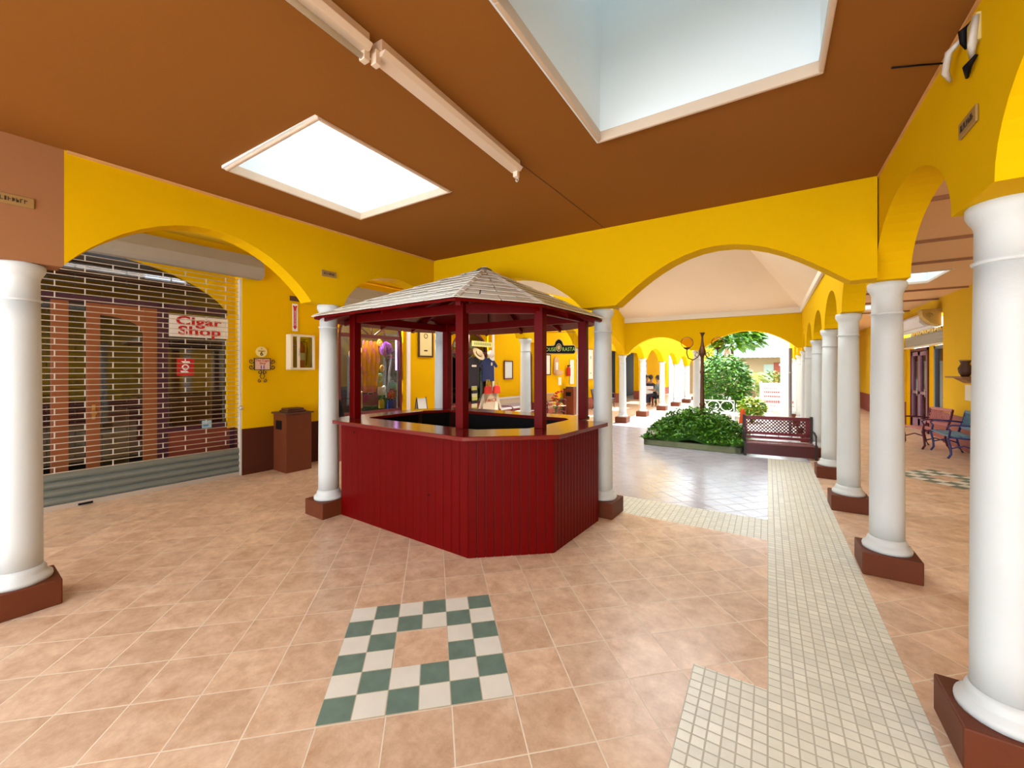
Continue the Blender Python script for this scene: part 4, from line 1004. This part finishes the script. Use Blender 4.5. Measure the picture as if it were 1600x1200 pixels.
# far end of left corridor: shop shutter, people at a table
def human(name, label, loc, rz, shirt_c, trouser_c, reach=0):
    """seated figure facing local +x; one skinned surface per body, clothing as children"""
    root = thing(name, label, 'person', loc, rz)
    def skin(nm, V, E, m_, lv=1):
        me = bpy.data.meshes.new(nm); me.from_pydata([v[:3] for v in V], E, []); o = bpy.data.objects.new(nm, me); COL.objects.link(o); o.parent = root
        sk = o.modifiers.new('skin', 'SKIN'); sk.use_smooth_shade = True
        for i, v in enumerate(V):
            r_ = v[3]; me.skin_vertices[0].data[i].radius = (r_, r_*(v[4] if len(v) > 4 else 1)); me.skin_vertices[0].data[i].use_root = (i == 0)
        s2 = o.modifiers.new('sub', 'SUBSURF'); s2.levels = s2.render_levels = lv
        me.materials.append(m_); return o
    V = [(0, 0, .50, .13), (-.01, 0, .68, .12), (-.02, 0, .88, .13), (0, 0, 1.03, .055), (.02, 0, 1.10, .05), (.03, 0, 1.18, .085), (.03, 0, 1.27, .075)]
    E = [(0, 1), (1, 2), (2, 3), (3, 4), (4, 5), (5, 6)]
    def chain(st, pts):
        prev = st
        for p_ in pts: V.append(p_); E.append((prev, len(V)-1)); prev = len(V)-1
        return prev
    for sg_ in (-1, 1):
        w = chain(2, [(-.01, sg_*.17, .93, .055), (.06, sg_*.22, .70, .042), (.27, sg_*.16, .72+reach, .032), (.34, sg_*.15, .72+reach, .028)])
        for f in range(4): chain(w, [(.39, sg_*(.12+.02*f), .725+reach, .009), (.425-.005*abs(f-1), sg_*(.12+.02*f), .71+reach, .008)])
        chain(w, [(.36, sg_*.11, .72+reach, .010), (.385, sg_*.095, .71+reach, .009)])
        chain(0, [(.08, sg_*.10, .49, .085), (.42, sg_*.13, .48, .062), (.42, sg_*.13, .25, .05), (.40, sg_*.13, .07, .038), (.50, sg_*.14, .04, .035)])
    skin('body', V, E, SKIN)
    T = [(0, 0, .52, .15), (-.01, 0, .70, .135), (-.02, 0, .90, .145), (-.01, 0, .99, .08)]
    TE = [(0, 1), (1, 2), (2, 3)]
    for sg_ in (-1, 1): T += [(-.01, sg_*.18, .92, .068), (.05, sg_*.225, .74, .06)]; k = len(T); TE += [(2, k-2), (k-2, k-1)]
    skin('shirt', T, TE, shirt_c)
    T = [(0, 0, .50, .15)]; TE = []
    for sg_ in (-1, 1): T += [(.08, sg_*.10, .49, .10), (.43, sg_*.13, .48, .075), (.42, sg_*.13, .12, .06)]; k = len(T); TE += [(0, k-3), (k-3, k-2), (k-2, k-1)]
    skin('trousers', T, TE, trouser_c)
    m = MB(); m.sphere((.0, 0, 1.25), .105, (1, .92, 1.05), 14); m.build('hair', HAIR, root)
    m = MB(); m.sphere((.125, 0, 1.21), .016, (1, .7, 1.3), 8); m.build('nose', SKIN, root)
    for s_ in (-1, 1): MB().sphere((.108, s_*.032, 1.235), .010, (1, 1, .7), 8).build('eye', BLK, root)
    m = MB(); m.sphere((.108, 0, 1.165), .022, (.5, 1, .25), 8); m.build('mouth', WAI2, root)
    for s_ in (-1, 1): MB().sphere((.03, s_*.095, 1.21), .022, (.6, .35, 1.2), 8).build('ear', SKIN, root)
    return root
def chair(loc, rz, label, m_):
    x = thing('cafe_chair', label, 'chair', loc, rz, 'chairs of the seated people')
    MB().b2((-.2, -.2, .40), (.2, .2, .43)).build('seat', m_, x, bevel=.01)
    MB().b2((-.22, -.2, .50), (-.19, .2, .85)).build('backrest', m_, x, bevel=.01)
    for a in (-1, 1):
        for b in (-1, 1): MB().tube([(a*.18, b*.18, 0), (a*.17, b*.17, .41 if a > 0 else .55)], .014, 6).build('leg', BLK, x)
    return x
def at(px, py, d0=None):
    u = (px-800)/632; v = (577-py)/632; a = R(32.3)
    f = (-math.sin(a)+u*math.cos(a), math.cos(a)+u*math.sin(a)); t_ = -1.6/v
    return (f[0]*t_, f[1]*t_)
PA = (-4.9, 19.9); PBp = (-4.35, 18.6); PCc = (-4.1, 19.2)
chair((PA[0], PA[1], 0), R(-60), 'chair under the leftmost seated person', BLK); human('person', 'seated person in an orange top, farthest left of the group between columns', (PA[0], PA[1], 0), R(-60), cm('orange'), REDC)
chair((-3.95, 17.9, 0), R(170), 'chair under the person in grey by the third receding column', BLK); human('person', 'seated person in a dark grey top facing the group between columns', (-3.95, 17.9, 0), R(170), mat('grey_top', (.10, .14, .14), .8), NVB)
chair((-4.45, 18.75, 0), R(80), 'chair under the person with the pale green skirt', WHP); human('person', 'seated person in black top and pale green skirt, middle of the group', (-4.45, 18.75, 0), R(60), NVB, mat('mint_cloth', (.45, .7, .55), .8))

# ------------------------------------------------------------------ RIGHT CORRIDOR WALL AND SHOP
WX = 3.25
m = MB()
def rb(x0_, y0_, z0_, x1_, y1_, z1_): m.b2((x0_, y0_, z0_), (x1_, y1_, z1_))
m.mi = 0; rb(WX, -4, .66, WX+.25, 12.55, 3.2); rb(WX, 15.9, .66, WX+.25, 28, 3.2); rb(WX, 12.55, 2.85, WX+.25, 15.9, 3.2)
m.mi = 1; rb(WX-.004, -4, 0, WX+.25, 12.55, .66); rb(WX-.004, 15.9, 0, WX+.25, 28, .66)
m.build('wall_right', [YEL2, WAI2], kind='structure')
x = thing('storefront', 'white and maroon shop front with glazed double doors in the right corridor', 'shop front', (WX+.12, 0, 0), 0)
m = MB(); m.b2((0, 12.55, .66), (.06, 12.70, 2.2)); m.b2((0, 13.55, .66), (.06, 13.95, 2.2)); m.b2((0, 15.4, 0), (.06, 15.9, 2.2)); m.build('pilaster', YEL, x)
m = MB(); m.b2((0, 12.55, 0), (.08, 13.95, .66)); m.build('window_apron', WAI2, x)
m = MB(); m.b2((-.02, 12.70, .66), (.05, 12.76, 2.15)); m.b2((-.02, 13.45, .66), (.05, 13.55, 2.15)); m.b2((-.02, 12.7, 2.08), (.05, 13.55, 2.15)); m.build('window_frame', BLB, x)
m = MB(); m.b2((.02, 12.72, .66), (.03, 13.5, 2.1)); m.b2((.02, 14.0, .05), (.03, 15.4, 2.1)); m.build('shop_glass', GLS, x)
m = MB(); m.b2((-.03, 13.95, 0), (.05, 14.03, 2.15)); m.b2((-.03, 15.33, 0), (.05, 15.4, 2.15)); m.b2((-.03, 13.95, 2.08), (.05, 15.4, 2.15)); m.build('door_frame', IRM, x)
for y0_ in (14.05, 14.70):
    m = MB()
    for a, b in (((y0_, .02), (y0_+.08, 2.06)), ((y0_+.54, .02), (y0_+.62, 2.06)), ((y0_, .02), (y0_+.62, .30)), ((y0_, 1.96), (y0_+.62, 2.06)), ((y0_, .95), (y0_+.62, 1.02))): m.b2((-.015, *a), (.02, *b))
    dl = m.build('door_leaf', mat('door_mauve', (.25, .12, .22), .5), x)
    MB().tube([(-.04, y0_+.04, .9), (-.05, y0_+.04, 1.1)], .01, 6).build('handle', ALU, dl)
m = MB(); m.b2((.2, 12.6, .0), (.25, 15.9, 2.2)); m.build('interior_back', mat('shop_interior', (.45, .42, .42), .8), x)
m = MB()
for k in range(6): m.b2((-.035, 12.55, 2.20+k*.05), (-.01+.004*(k % 2), 15.9, 2.245+k*.05))
m.build('shutter_slats', SHB, x)
MB().b2((-.05, 12.5, 2.17), (0, 15.9, 2.21)).build('bottom_rail', CRW, x)
m = MB(); m.b2((-.06, 12.48, 0), (.0, 12.55, 2.62)); m.build('side_guide', CRW, x)
x = thing('shutter_box', 'white shutter housing above the maroon doors of the right corridor shop', 'shutter box', (WX, 0, 0), 0, 'roller shutter housings')
m = MB(); m.slab([(-.005, 12.9, 2.60), (-.22, 12.9, 2.60), (-.30, 12.9, 2.68), (-.30, 12.9, 2.82), (-.22, 12.9, 2.90), (-.005, 12.9, 2.90)], (0, 3.0, 0)); m.build('casing', SHW, x, bevel=.006)
MB().b2((-.10, 12.95, 2.55), (0, 16, 2.60)).build('ledge', WHP, x)
x = thing('corbel', 'carved ochre corbel at the end of the white shutter housing', 'corbel', (WX, 12.62, 2.62), 0)
m = MB(); m.slab([(0, 0, -.06), (-.18, 0, .02), (-.30, 0, .16), (-.32, 0, .30), (0, 0, .30)], (0, .28, 0)); m.build('body', mat('corbel_ochre', (.50, .33, .07), .7, var=.2), x, bevel=.01)
m = MB(); m.tube([(-.20+.07*(1-k/20)*math.cos(k*.6), -.01, .18+.07*(1-k/20)*math.sin(k*.6)) for k in range(18)], .010, 5); m.build('scroll', MATS['corbel_ochre'], x)
MB().b2((-.33, -.02, .30), (0, .30, .33)).build('top_slab', MATS['corbel_ochre'], x)
x = thing('shop_sign', 'row of yellow letters over the grey slats of the right corridor shop', 'sign', (WX+.07, 13.95, 2.53), 0)
m = MB(); m.b2((0, -1.35, -.05), (.02, 1.3, .05)); m.build('board', SHB, x)
m = MB()
for k in range(14):
    m.b2((-.012, -1.25+k*.175, -.045), (0, -1.25+k*.175+.03, .045)); m.b2((-.012, -1.25+k*.175, (-.045, .01, .02)[k % 3]), (0, -1.25+k*.175+.11, (-.015, .045, .045)[k % 3]))
m.build('lettering', YEL, x)
garden_bench('bench', (2.72, 11.55, 0), R(195), .62, 'maroon iron bench in the right corridor in front of the rose wainscot', mat('bench_pink', (.5, .18, .2), .5), IRM)
garden_bench('bench', (2.93, 10.75, 0), R(180), .9, 'blue woven-backed bench against the right corridor wall', mat('bench_blue', (.10, .25, .38), .5, var=.4, scale=40), mat('iron_blue', (.03, .04, .18), .4))
x = thing('wall_shelf', 'brown wall shelf with a dark vase on the right corridor wall', 'shelf', (WX, 11.1, 1.46), 0)
m = MB(); m.slab([(0, -.35, 0), (-.22, -.35, 0), (-.22, .5, 0), (0, .5, 0)], (0, 0, -.03)); m.slab([(0, -.1, -.03), (-.15, -.1, -.03), (0, -.1, -.13)], (0, .45, 0)); m.build('shelf_board', mat('shelf_brown', (.28, .13, .05), .6), x)
x = thing('vase', 'dark vase standing on the brown wall shelf', 'vase', (WX-.12, 10.95, 1.46), 0)
MB().lathe([(.05, 0), (.09, .08), (.10, .16), (.06, .24), (.075, .29), (.08, .30)], n=16).build('vase_body', DKB, x)
MB().lathe([(.081, .295), (.088, .305), (.075, .315)], n=16).build('vase_rim', mat('vase_rim', (.3, .2, .1), .5), x)
x = thing('paper_notice', 'white paper notice on the right corridor wall above the blue bench', 'notice', (WX-.006, 11.15, 1.15), 0)
MB().b2((-.004, -.12, -.15), (0, .20, .15)).build('sheet', PAP, x)
# further doors along the right corridor
for k, yy in enumerate((17.2, 19.2)):
    x = thing('arched_door', ['arched maroon door far down the right corridor', 'second arched door farther down the right corridor'][k], 'door', (WX-.02, yy, 0), 0)
    m = MB(); pts = [(0, -.45, 0), (0, .45, 0), (0, .45, 1.75)]+[(0, .45*math.cos(R(a)), 1.75+.4*math.sin(R(a))) for a in range(15, 180, 15)]+[(0, -.45, 1.75)]
    m.slab(pts, (-.04, 0, 0)); dl = m.build('door_leaf', IRM, x)
    m = MB(); m.b2((-.05, -.33, .8), (-.042, -.05, 1.7)); m.b2((-.05, .05, .8), (-.042, .33, 1.7)); m.build('door_pane', mat('pane_pale', (.7, .6, .6), .3), dl)
x = thing('litter_bin', 'maroon litter bin far down the right corridor', 'bin', (2.95, 16.4, 0), 0)
MB().b2((-.2, -.2, 0), (.2, .2, .9)).build('body', WAI2, x, bevel=.01); MB().b2((-.22, -.22, .9), (.22, .22, .95)).build('lid', DKB, x)
# end walls of both corridors and the right side beyond the wall
m = MB(); m.b2((.9, 28, 0), (3.5, 28.2, 3.3)); m.build('wall_far', YEL2, kind='structure')

# ------------------------------------------------------------------ COVERED SQUARE: PLANTER, LAMP, BENCH, CONE
def leaf(m, p, L_, w, az, el, roll=0, fold=.25):
    d = Vector((math.cos(az)*math.cos(el), math.sin(az)*math.cos(el), math.sin(el))); s_ = d.cross(Vector((0, 0, 1)))
    if s_.length < .01: s_ = Vector((1, 0, 0))
    s_.normalize(); u = s_.cross(d); s_ = s_*math.cos(roll)+u*math.sin(roll); u = s_.cross(d)
    p = Vector(p); a = p; b = p+d*L_; c_ = p+d*L_*.5
    m.face([a, c_+s_*w+u*w*fold, b]); m.face([a, b, c_-s_*w+u*w*fold])
pl = thing('planter', 'low mossy concrete planter kerb filled with leafy ground cover round the lamp post', 'planter', (-1.31, 9.6, 0), R(-1.5))
m = MB(); X_, Y_ = .90, .84
m.b2((-X_, -Y_, 0), (X_, -Y_+.09, .115)); m.b2((-X_, Y_-.09, 0), (X_, Y_, .115)); m.b2((-X_, -Y_, 0), (-X_+.09, Y_, .115)); m.b2((X_-.09, -Y_, 0), (X_, Y_, .115))
m.build('kerb', CON, pl, bevel=.01)
MB().b2((-X_+.09, -Y_+.09, 0), (X_-.09, Y_-.09, .08)).build('soil', SOIL, pl)
fr = random.Random(11); m = MB()
m.mi = 0
for i in range(16):
    for j in range(16):
        def PM(i, j): u, v = i/8-1, j/8-1; return (u*X_*.9, v*Y_*.9, .09+.50*max(0, 1-(u*u*.9+v*v*.9))**.8)
        m.face([PM(i, j), PM(i+1, j), PM(i+1, j+1), PM(i, j+1)])
for k in range(7000):
    u, v = fr.uniform(-1, 1), fr.uniform(-1, 1)
    rr_ = max(abs(u), abs(v)); h = .13+.56*max(0, 1-(u*u*.9+v*v*.9))**.8*fr.uniform(.55, 1.05)+.05*math.sin(u*9)*math.cos(v*8)+.03
    e = 1.06; m.mi = fr.choice((0, 0, 1, 1, 1, 2))
    leaf(m, (u*X_*e, v*Y_*e, max(.06, h)), fr.uniform(.05, .10), fr.uniform(.018, .03), fr.uniform(0, 2*PI), fr.uniform(-.4, 1.0), fr.uniform(-.6, .6))
m.build('foliage', [GREEN, mat('leaf_mid', (.08, .25, .01), .5, var=.4, scale=8), GREENL], pl)['kind'] = 'stuff'
lp = thing('street_lamp', 'brown cast-iron lamp post with two curved arms and amber globes in the planter', 'lamp', (-1.20, 9.62, 0), R(32))
MB().lathe([(.11, .08), (.11, .2), (.08, .24), (.075, .5), (.10, .54), (.085, .62), (.05, .68), (.045, .8), (.06, .84), (.045, .88), (.035, 1.5), (.05, 1.54), (.035, 1.58), (.032, 1.86), (.06, 1.92), (.075, 1.98), (.05, 2.06), (.035, 2.12), (.025, 2.2), (.02, 2.3), (.035, 2.36), (.06, 2.39), (.03, 2.40)], n=18).build('post', IRON, lp)
for sg_ in (-1, 1):
    m = MB(); m.tube([(sg_*.04, 0, 1.98), (sg_*.10, 0, 1.86), (sg_*.20, 0, 1.80), (sg_*.30, 0, 1.84), (sg_*.335, 0, 1.94), (sg_*.33, 0, 2.03)], .013, 8); m.tube([(sg_*.04, 0, 1.92), (sg_*.12, 0, 1.97), (sg_*.16, 0, 1.90), (sg_*.10, 0, 1.85)], .008, 6); arm = m.build('arm', IRON, lp)
    MB().lathe([(.02, 2.02), (.05, 2.04), (.075, 2.065), (.07, 2.075)], (sg_*.33, 0, 0), 16).build('cup', IRON, arm)
    m = MB(); m.sphere((sg_*.33, 0, 2.175), .13, (1, 1, .95), 24); m.build('globe', AMB, arm)
bx = thing('park_bench', 'dark red wooden bench with a lattice back at the right end of the planter', 'bench', (.165, 8.93, 0), R(6))
BW = 1.08
m = MB(); m.b2((-BW/2, .24, .64), (BW/2, .27, .70)); m.b2((-BW/2, .24, .345), (BW/2, .27, .40)); m.b2((BW/2-.09, .24, .35), (BW/2, .27, .70)); m.b2((-BW/2, .24, .35), (-BW/2+.05, .27, .70)); m.build('back_frame', BEN, bx, bevel=.006)
m = MB()
n_ = 16; st_ = (BW-.14)/n_
for k in range(-4, n_+4):
    for sg_ in (-1, 1):
        xa = -BW/2+.05+k*st_; xb = xa+sg_*.25*.95; u0 = 0; pts = []
        lo, hi = -BW/2+.05, BW/2-.09
        a_, b_ = sorted((xa, xb)); a2, b2_ = max(a_, lo), min(b_, hi)
        if b2_-a2 < .02: continue
        def P(xx): return (xx, .255, .40+.25*(xx-xa)/(xb-xa))
        m.tube([P(a2), P(b2_)], .010, 5)
m.build('back_lattice', mat('lattice_dark', (.09, .01, .02), .4), bx)
m = MB(); m.b2((-BW/2, .235, .27), (BW/2, .265, .32)); [m.b2((-BW/2+.15+k*.21, .24, .32), (-BW/2+.16+k*.21, .26, .35)) for k in range(5)]; m.build('lower_rail', BEN, bx)
for k in range(4): MB().b2((-BW/2, -.16+k*.095, .225), (BW/2, -.08+k*.095, .25)).build('seat_slat', mat('bench_seat_gloss', (.25, .10, .10), .12, coat=.6), bx, bevel=.004)
MB().b2((-BW/2, -.18, .03), (BW/2, -.155, .225)).build('front_apron', mat('bench_apron', (.08, .008, .012), .4), bx, bevel=.004)
for sg_ in (-1, 1):
    m = MB(); m.b2((sg_*BW/2-.02, -.19, 0), (sg_*BW/2+.02, -.13, .26)); m.b2((sg_*BW/2-.02, .23, 0), (sg_*BW/2+.02, .28, .72)); m.tube([(sg_*BW/2, -.16, .25), (sg_*BW/2, -.14, .42), (sg_*BW/2, .0, .46), (sg_*BW/2, .25, .46)], .016, 7); m.build('bench_end', mat('bench_iron', (.03, .02, .02), .5), bx)
cn = thing('traffic_cone', 'orange traffic cone behind the left end of the red bench', 'cone', (-.50, 11.0, 0), 0)
MB().b2((-.17, -.17, 0), (.17, .17, .03)).build('cone_base', CONE, cn, bevel=.01)
MB().lathe([(.12, .03), (.11, .1), (.045, .62), (.035, .66)], n=18).build('cone_body', CONE, cn)
MB().lathe([(.099, .2), (.083, .33)], n=18, cap=False).build('white_band', WHP, cn)
# white plastic bucket
bk = thing('bucket', 'pale blue bucket on the paving beyond the far column', 'bucket', (-2.05, 15.0, 0), 0)
MB().lathe([(.13, 0), (.17, .30), (.18, .31)], n=18).build('bucket_body', mat('bucket_blue', (.35, .6, .75), .4), bk)
m = MB(); m.tube([(.17*math.cos(a), 0, .31+.12*math.sin(a)) for a in [k*PI/8 for k in range(9)]], .006, 5); m.build('handle', ALU, bk)

# ------------------------------------------------------------------ GARDEN BEYOND THE FAR ARCADE
def bush(loc, rx, rz_, nleaf, label, mats_, L_=(.10, .17), name='bush', z0=.15, seed=1):
    x = thing(name, label, 'bush', loc, 0); fr = random.Random(seed)
    m = MB()
    for k in range(5): a = k*1.3; m.tube([(0, 0, 0), (.1*math.cos(a), .1*math.sin(a), rz_*.6), (rx*.5*math.cos(a), rx*.5*math.sin(a), rz_*1.1)], [.03, .02, .01], 6)
    m.build('stem', mat('bark', (.16, .09, .05), .9), x)
    m = MB()
    for k in range(nleaf):
        a = fr.uniform(0, 2*PI); c_ = fr.uniform(-1, 1); r_ = fr.uniform(.72, 1.02); s_ = math.sqrt(1-c_*c_)
        p_ = (rx*r_*s_*math.cos(a)*(1+.12*math.sin(3*a)), rx*r_*s_*math.sin(a), z0+rz_+rz_*r_*c_)
        m.mi = fr.choice(range(len(mats_)))
        leaf(m, p_, fr.uniform(*L_), fr.uniform(*L_)*.32, a+fr.uniform(-.7, .7), fr.uniform(-.9, .5), fr.uniform(-.5, .5))
    o = m.build('foliage', mats_, x); o['kind'] = 'stuff'
    return x
bush((-1.25, 15.2, 0), .78, .98, 3800, 'big rounded bright green bush in the garden right of the lamp post', [BUSHM, BUSHM, GREENL], seed=2)
bush((-.40, 14.15, 0), .32, .3, 700, 'small yellow-green shrub at the foot of the big bush', [GREENL, GREENY], seed=3)
bush((-2.3, 22.6, 0), .6, 1.2, 1500, 'taller green shrub behind the white garden seat', [BUSHM, GREENL], seed=5)
bush((.1, 18.9, 0), .5, .7, 900, 'loose yellow-green shrub before the white notice board', [GREENY, GREENL], seed=6)
def palm(loc, h, nf, L_, label, mats_, seed=1, name='palm_tree', lean=(.2, 0), trunk=True):
    x = thing(name, label, 'palm', loc, 0); fr = random.Random(seed)
    m = MB(); K_ = 8
    m.tube([(lean[0]*(k/K_)**1.5, lean[1]*(k/K_)**1.5, h*k/K_) for k in range(K_+1)], [.09-.03*k/K_ for k in range(K_+1)], 10); m.build('trunk', mat('palm_bark', (.38, .26, .18), .9, var=.3, scale=20), x)
    top = Vector((lean[0], lean[1], h))
    for f in range(nf):
        az = 2*PI*f/nf+fr.uniform(-.2, .2); el = fr.uniform(.2, 1.1); m = MB(); pts = []
        for k in range(11):
            t_ = k/10; r_ = L_*t_; pts.append(top+Vector((math.cos(az)*r_*math.cos(el*.6), math.sin(az)*r_*math.cos(el*.6), L_*(math.sin(el)*t_-.95*t_*t_))))
        m.tube(pts, [.014-.011*k/10 for k in range(11)], 5)
        for k in range(1, 10):
            for sub in (0, .5):
                p_ = pts[k].lerp(pts[k+1], sub)
                for sg_ in (-1, 1): leaf(m, p_, L_*.30*math.sin(PI*(k+sub+1)/12)+.05, .022, az+sg_*1.0, -.35, 0, .1)
        m.build('frond', mats_[f % len(mats_)], x)
    return x
palm((-.38, 16.8, 0), 1.35, 12, .9, 'short yellow-fronded palm before the white notice board', [GREENY, GREENL], 4, lean=(-.15, 0))
palm((-1.25, 21.5, 0), 3.3, 14, 1.6, 'tall palm whose bright green fronds fill the top of the right far arch', [GREENL, GREENL, BUSHM], 8, lean=(-.5, .1))
palm((-2.3, 25.8, 0), 3.2, 14, 1.5, 'tall palm behind the mint roofed house, left of the right far arch', [BUSHM, GREENL], 9, lean=(.4, 0))
x = bush((-1.15, 18.0, 0), .95, .42, 420, 'broad-leaved light green tree filling the top of the right far arch', [GREENL, GREENL, BUSHM], L_=(.30, .50), name='tree', z0=2.45, seed=12)
x['category'] = 'tree'
for c_ in x.children:
    if c_.name.startswith('stem'): bpy.data.objects.remove(c_)
m = MB(); m.tube([(0, 0, 0), (.05, 0, 1.2), (-.05, .05, 2.6)], [.10, .07, .04], 10); m.build('trunk', MATS['bark'], x)
# white garden seat
x = thing('garden_seat', 'white wrought-iron garden seat behind the planter', 'bench', (-1.35, 13.4, 0), R(10))
m = MB(); m.b2((-.55, -.2, .30), (.55, .2, .33)); m.build('seat', WHP, x, bevel=.005)
m = MB()
for cx_ in (-.36, 0, .36): m.tube([(cx_+.17*math.cos(k*PI/8), .2, .50+.15*math.sin(k*PI/8)) for k in range(16)], .012, 5, True)
m.tube([(-.55, .2, .33), (-.55, .2, .66), (.55, .2, .66), (.55, .2, .33)], .015, 6); m.build('back_rings', WHP, x)
for a in (-1, 1):
    for b in (-1, 1): MB().tube([(a*.5, b*.17, 0), (a*.5, b*.17, .31)], .015, 6).build('leg', WHP, x)
# white notice board with red printed lines
x = thing('notice_board', 'white notice board with lines of red and grey print behind the bench', 'notice board', (.32, 15.6, 0), R(2))
MB().b2((-.55, -.02, .25), (.55, .02, 1.15)).build('panel', WHP, x, bevel=.005)
m = MB()
fr = random.Random(9)
for r_, (z_, w, h) in enumerate(((.98, .35, .02), (.86, .45, .045), (.72, .5, .045), (.55, .8, .075), (.42, .3, .02), (.42, -.3, .02))):
    xx = -.42 if w > 0 else .1; e_ = xx+abs(w); m.mi = 0 if h > .03 else 1
    while xx < e_:
        ww = fr.uniform(.03, .05); m.b2((xx, -.023, z_-h/2), (xx+ww, -.02, z_+h/2)); xx += ww+.015
m.build('lettering', [mat('faded_red', (.55, .12, .14), .6), mat('faded_grey', (.3, .28, .3), .6)], x)
for s_ in (-1, 1): MB().tube([(s_*.5, 0, 0), (s_*.5, 0, 1.2)], .025, 8).build('post', WHP, x)
# house with mint roof
x = thing('house', 'cream house with a mint green roof behind the garden', 'building', (-1.2, 29, 0), 0)
MB().b2((-3.2, 0, 0), (2.6, 5, 2.35)).build('wall', mat('house_cream', (.42, .34, .22), .8), x)
m = MB(); m.slab([(-3.7, -.8, 2.3), (-3.7, 2.5, 3.9), (-3.7, 5.6, 2.3)], (6.9, 0, 0)); m.build('roof', mat('mint_roof', (.012, .15, .09), .6, var=.15), x)
m = MB()
for k in range(28): m.b2((-3.7+k*.25, -.83, 2.28), (-3.66+k*.25, -.79, 2.40))
m.build('roof_fascia_batten', WHP, x)
for k in range(3): MB().b2((-2.6+k*1.8, -.04, .9), (-1.7+k*1.8, .0, 1.9)).build('window', mat('house_pane', (.35, .5, .5), .3), x); 
MB().b2((1.5, -.05, 0), (2.3, 0, 2.0)).build('door', WAI2, x)
x = thing('house', 'white and apricot two-storey building right of the garden', 'building', (1.05, 20.5, 0), 0)
MB().b2((-.15, 0, 0), (.9, 7, 3.0)).build('wall', WHP, x); MB().b2((-.2, -.05, 1.9), (.95, 7, 4.6)).build('upper_wall', mat('apricot_wall', (.42, .20, .07), .8), x)
MB().b2((-.5, -.3, 1.8), (1.0, 7, 1.9)).build('canopy', WHP, x)
for k in range(3): MB().b2((-.17, 1+k*1.9, .5), (-.14, 1.9+k*1.9, 1.5)).build('window', mat('house_pane', (.35, .5, .5), .3), x)
x = thing('porch_column', 'tall square white porch pillar beyond the right far arch', 'column', (.42, 14.0, 0), 0)
MB().b2((-.11, -.11, 0), (.11, .11, 2.5)).build('shaft', WHP, x, bevel=.01); MB().b2((-.15, -.15, 2.5), (.15, .15, 2.62)).build('cap', WHP, x); MB().b2((-.15, -.15, 0), (.15, .15, .15)).build('base', WHP, x)
x = thing('drain_pipe', 'grey drain pipe standing beside the far right corner column', 'pipe', (.47, 12.12, 0), 0)
MB().tube([(0, 0, 0), (0, 0, 2.12)], .035, 12).build('pipe', mat('pipe_grey', (.25, .22, .24), .5), x)
m = MB(); [m.lathe([(.045, z_), (.045, z_+.03)], n=12) for z_ in (.4, 1.5)]; m.build('pipe_clip', ALU, x)
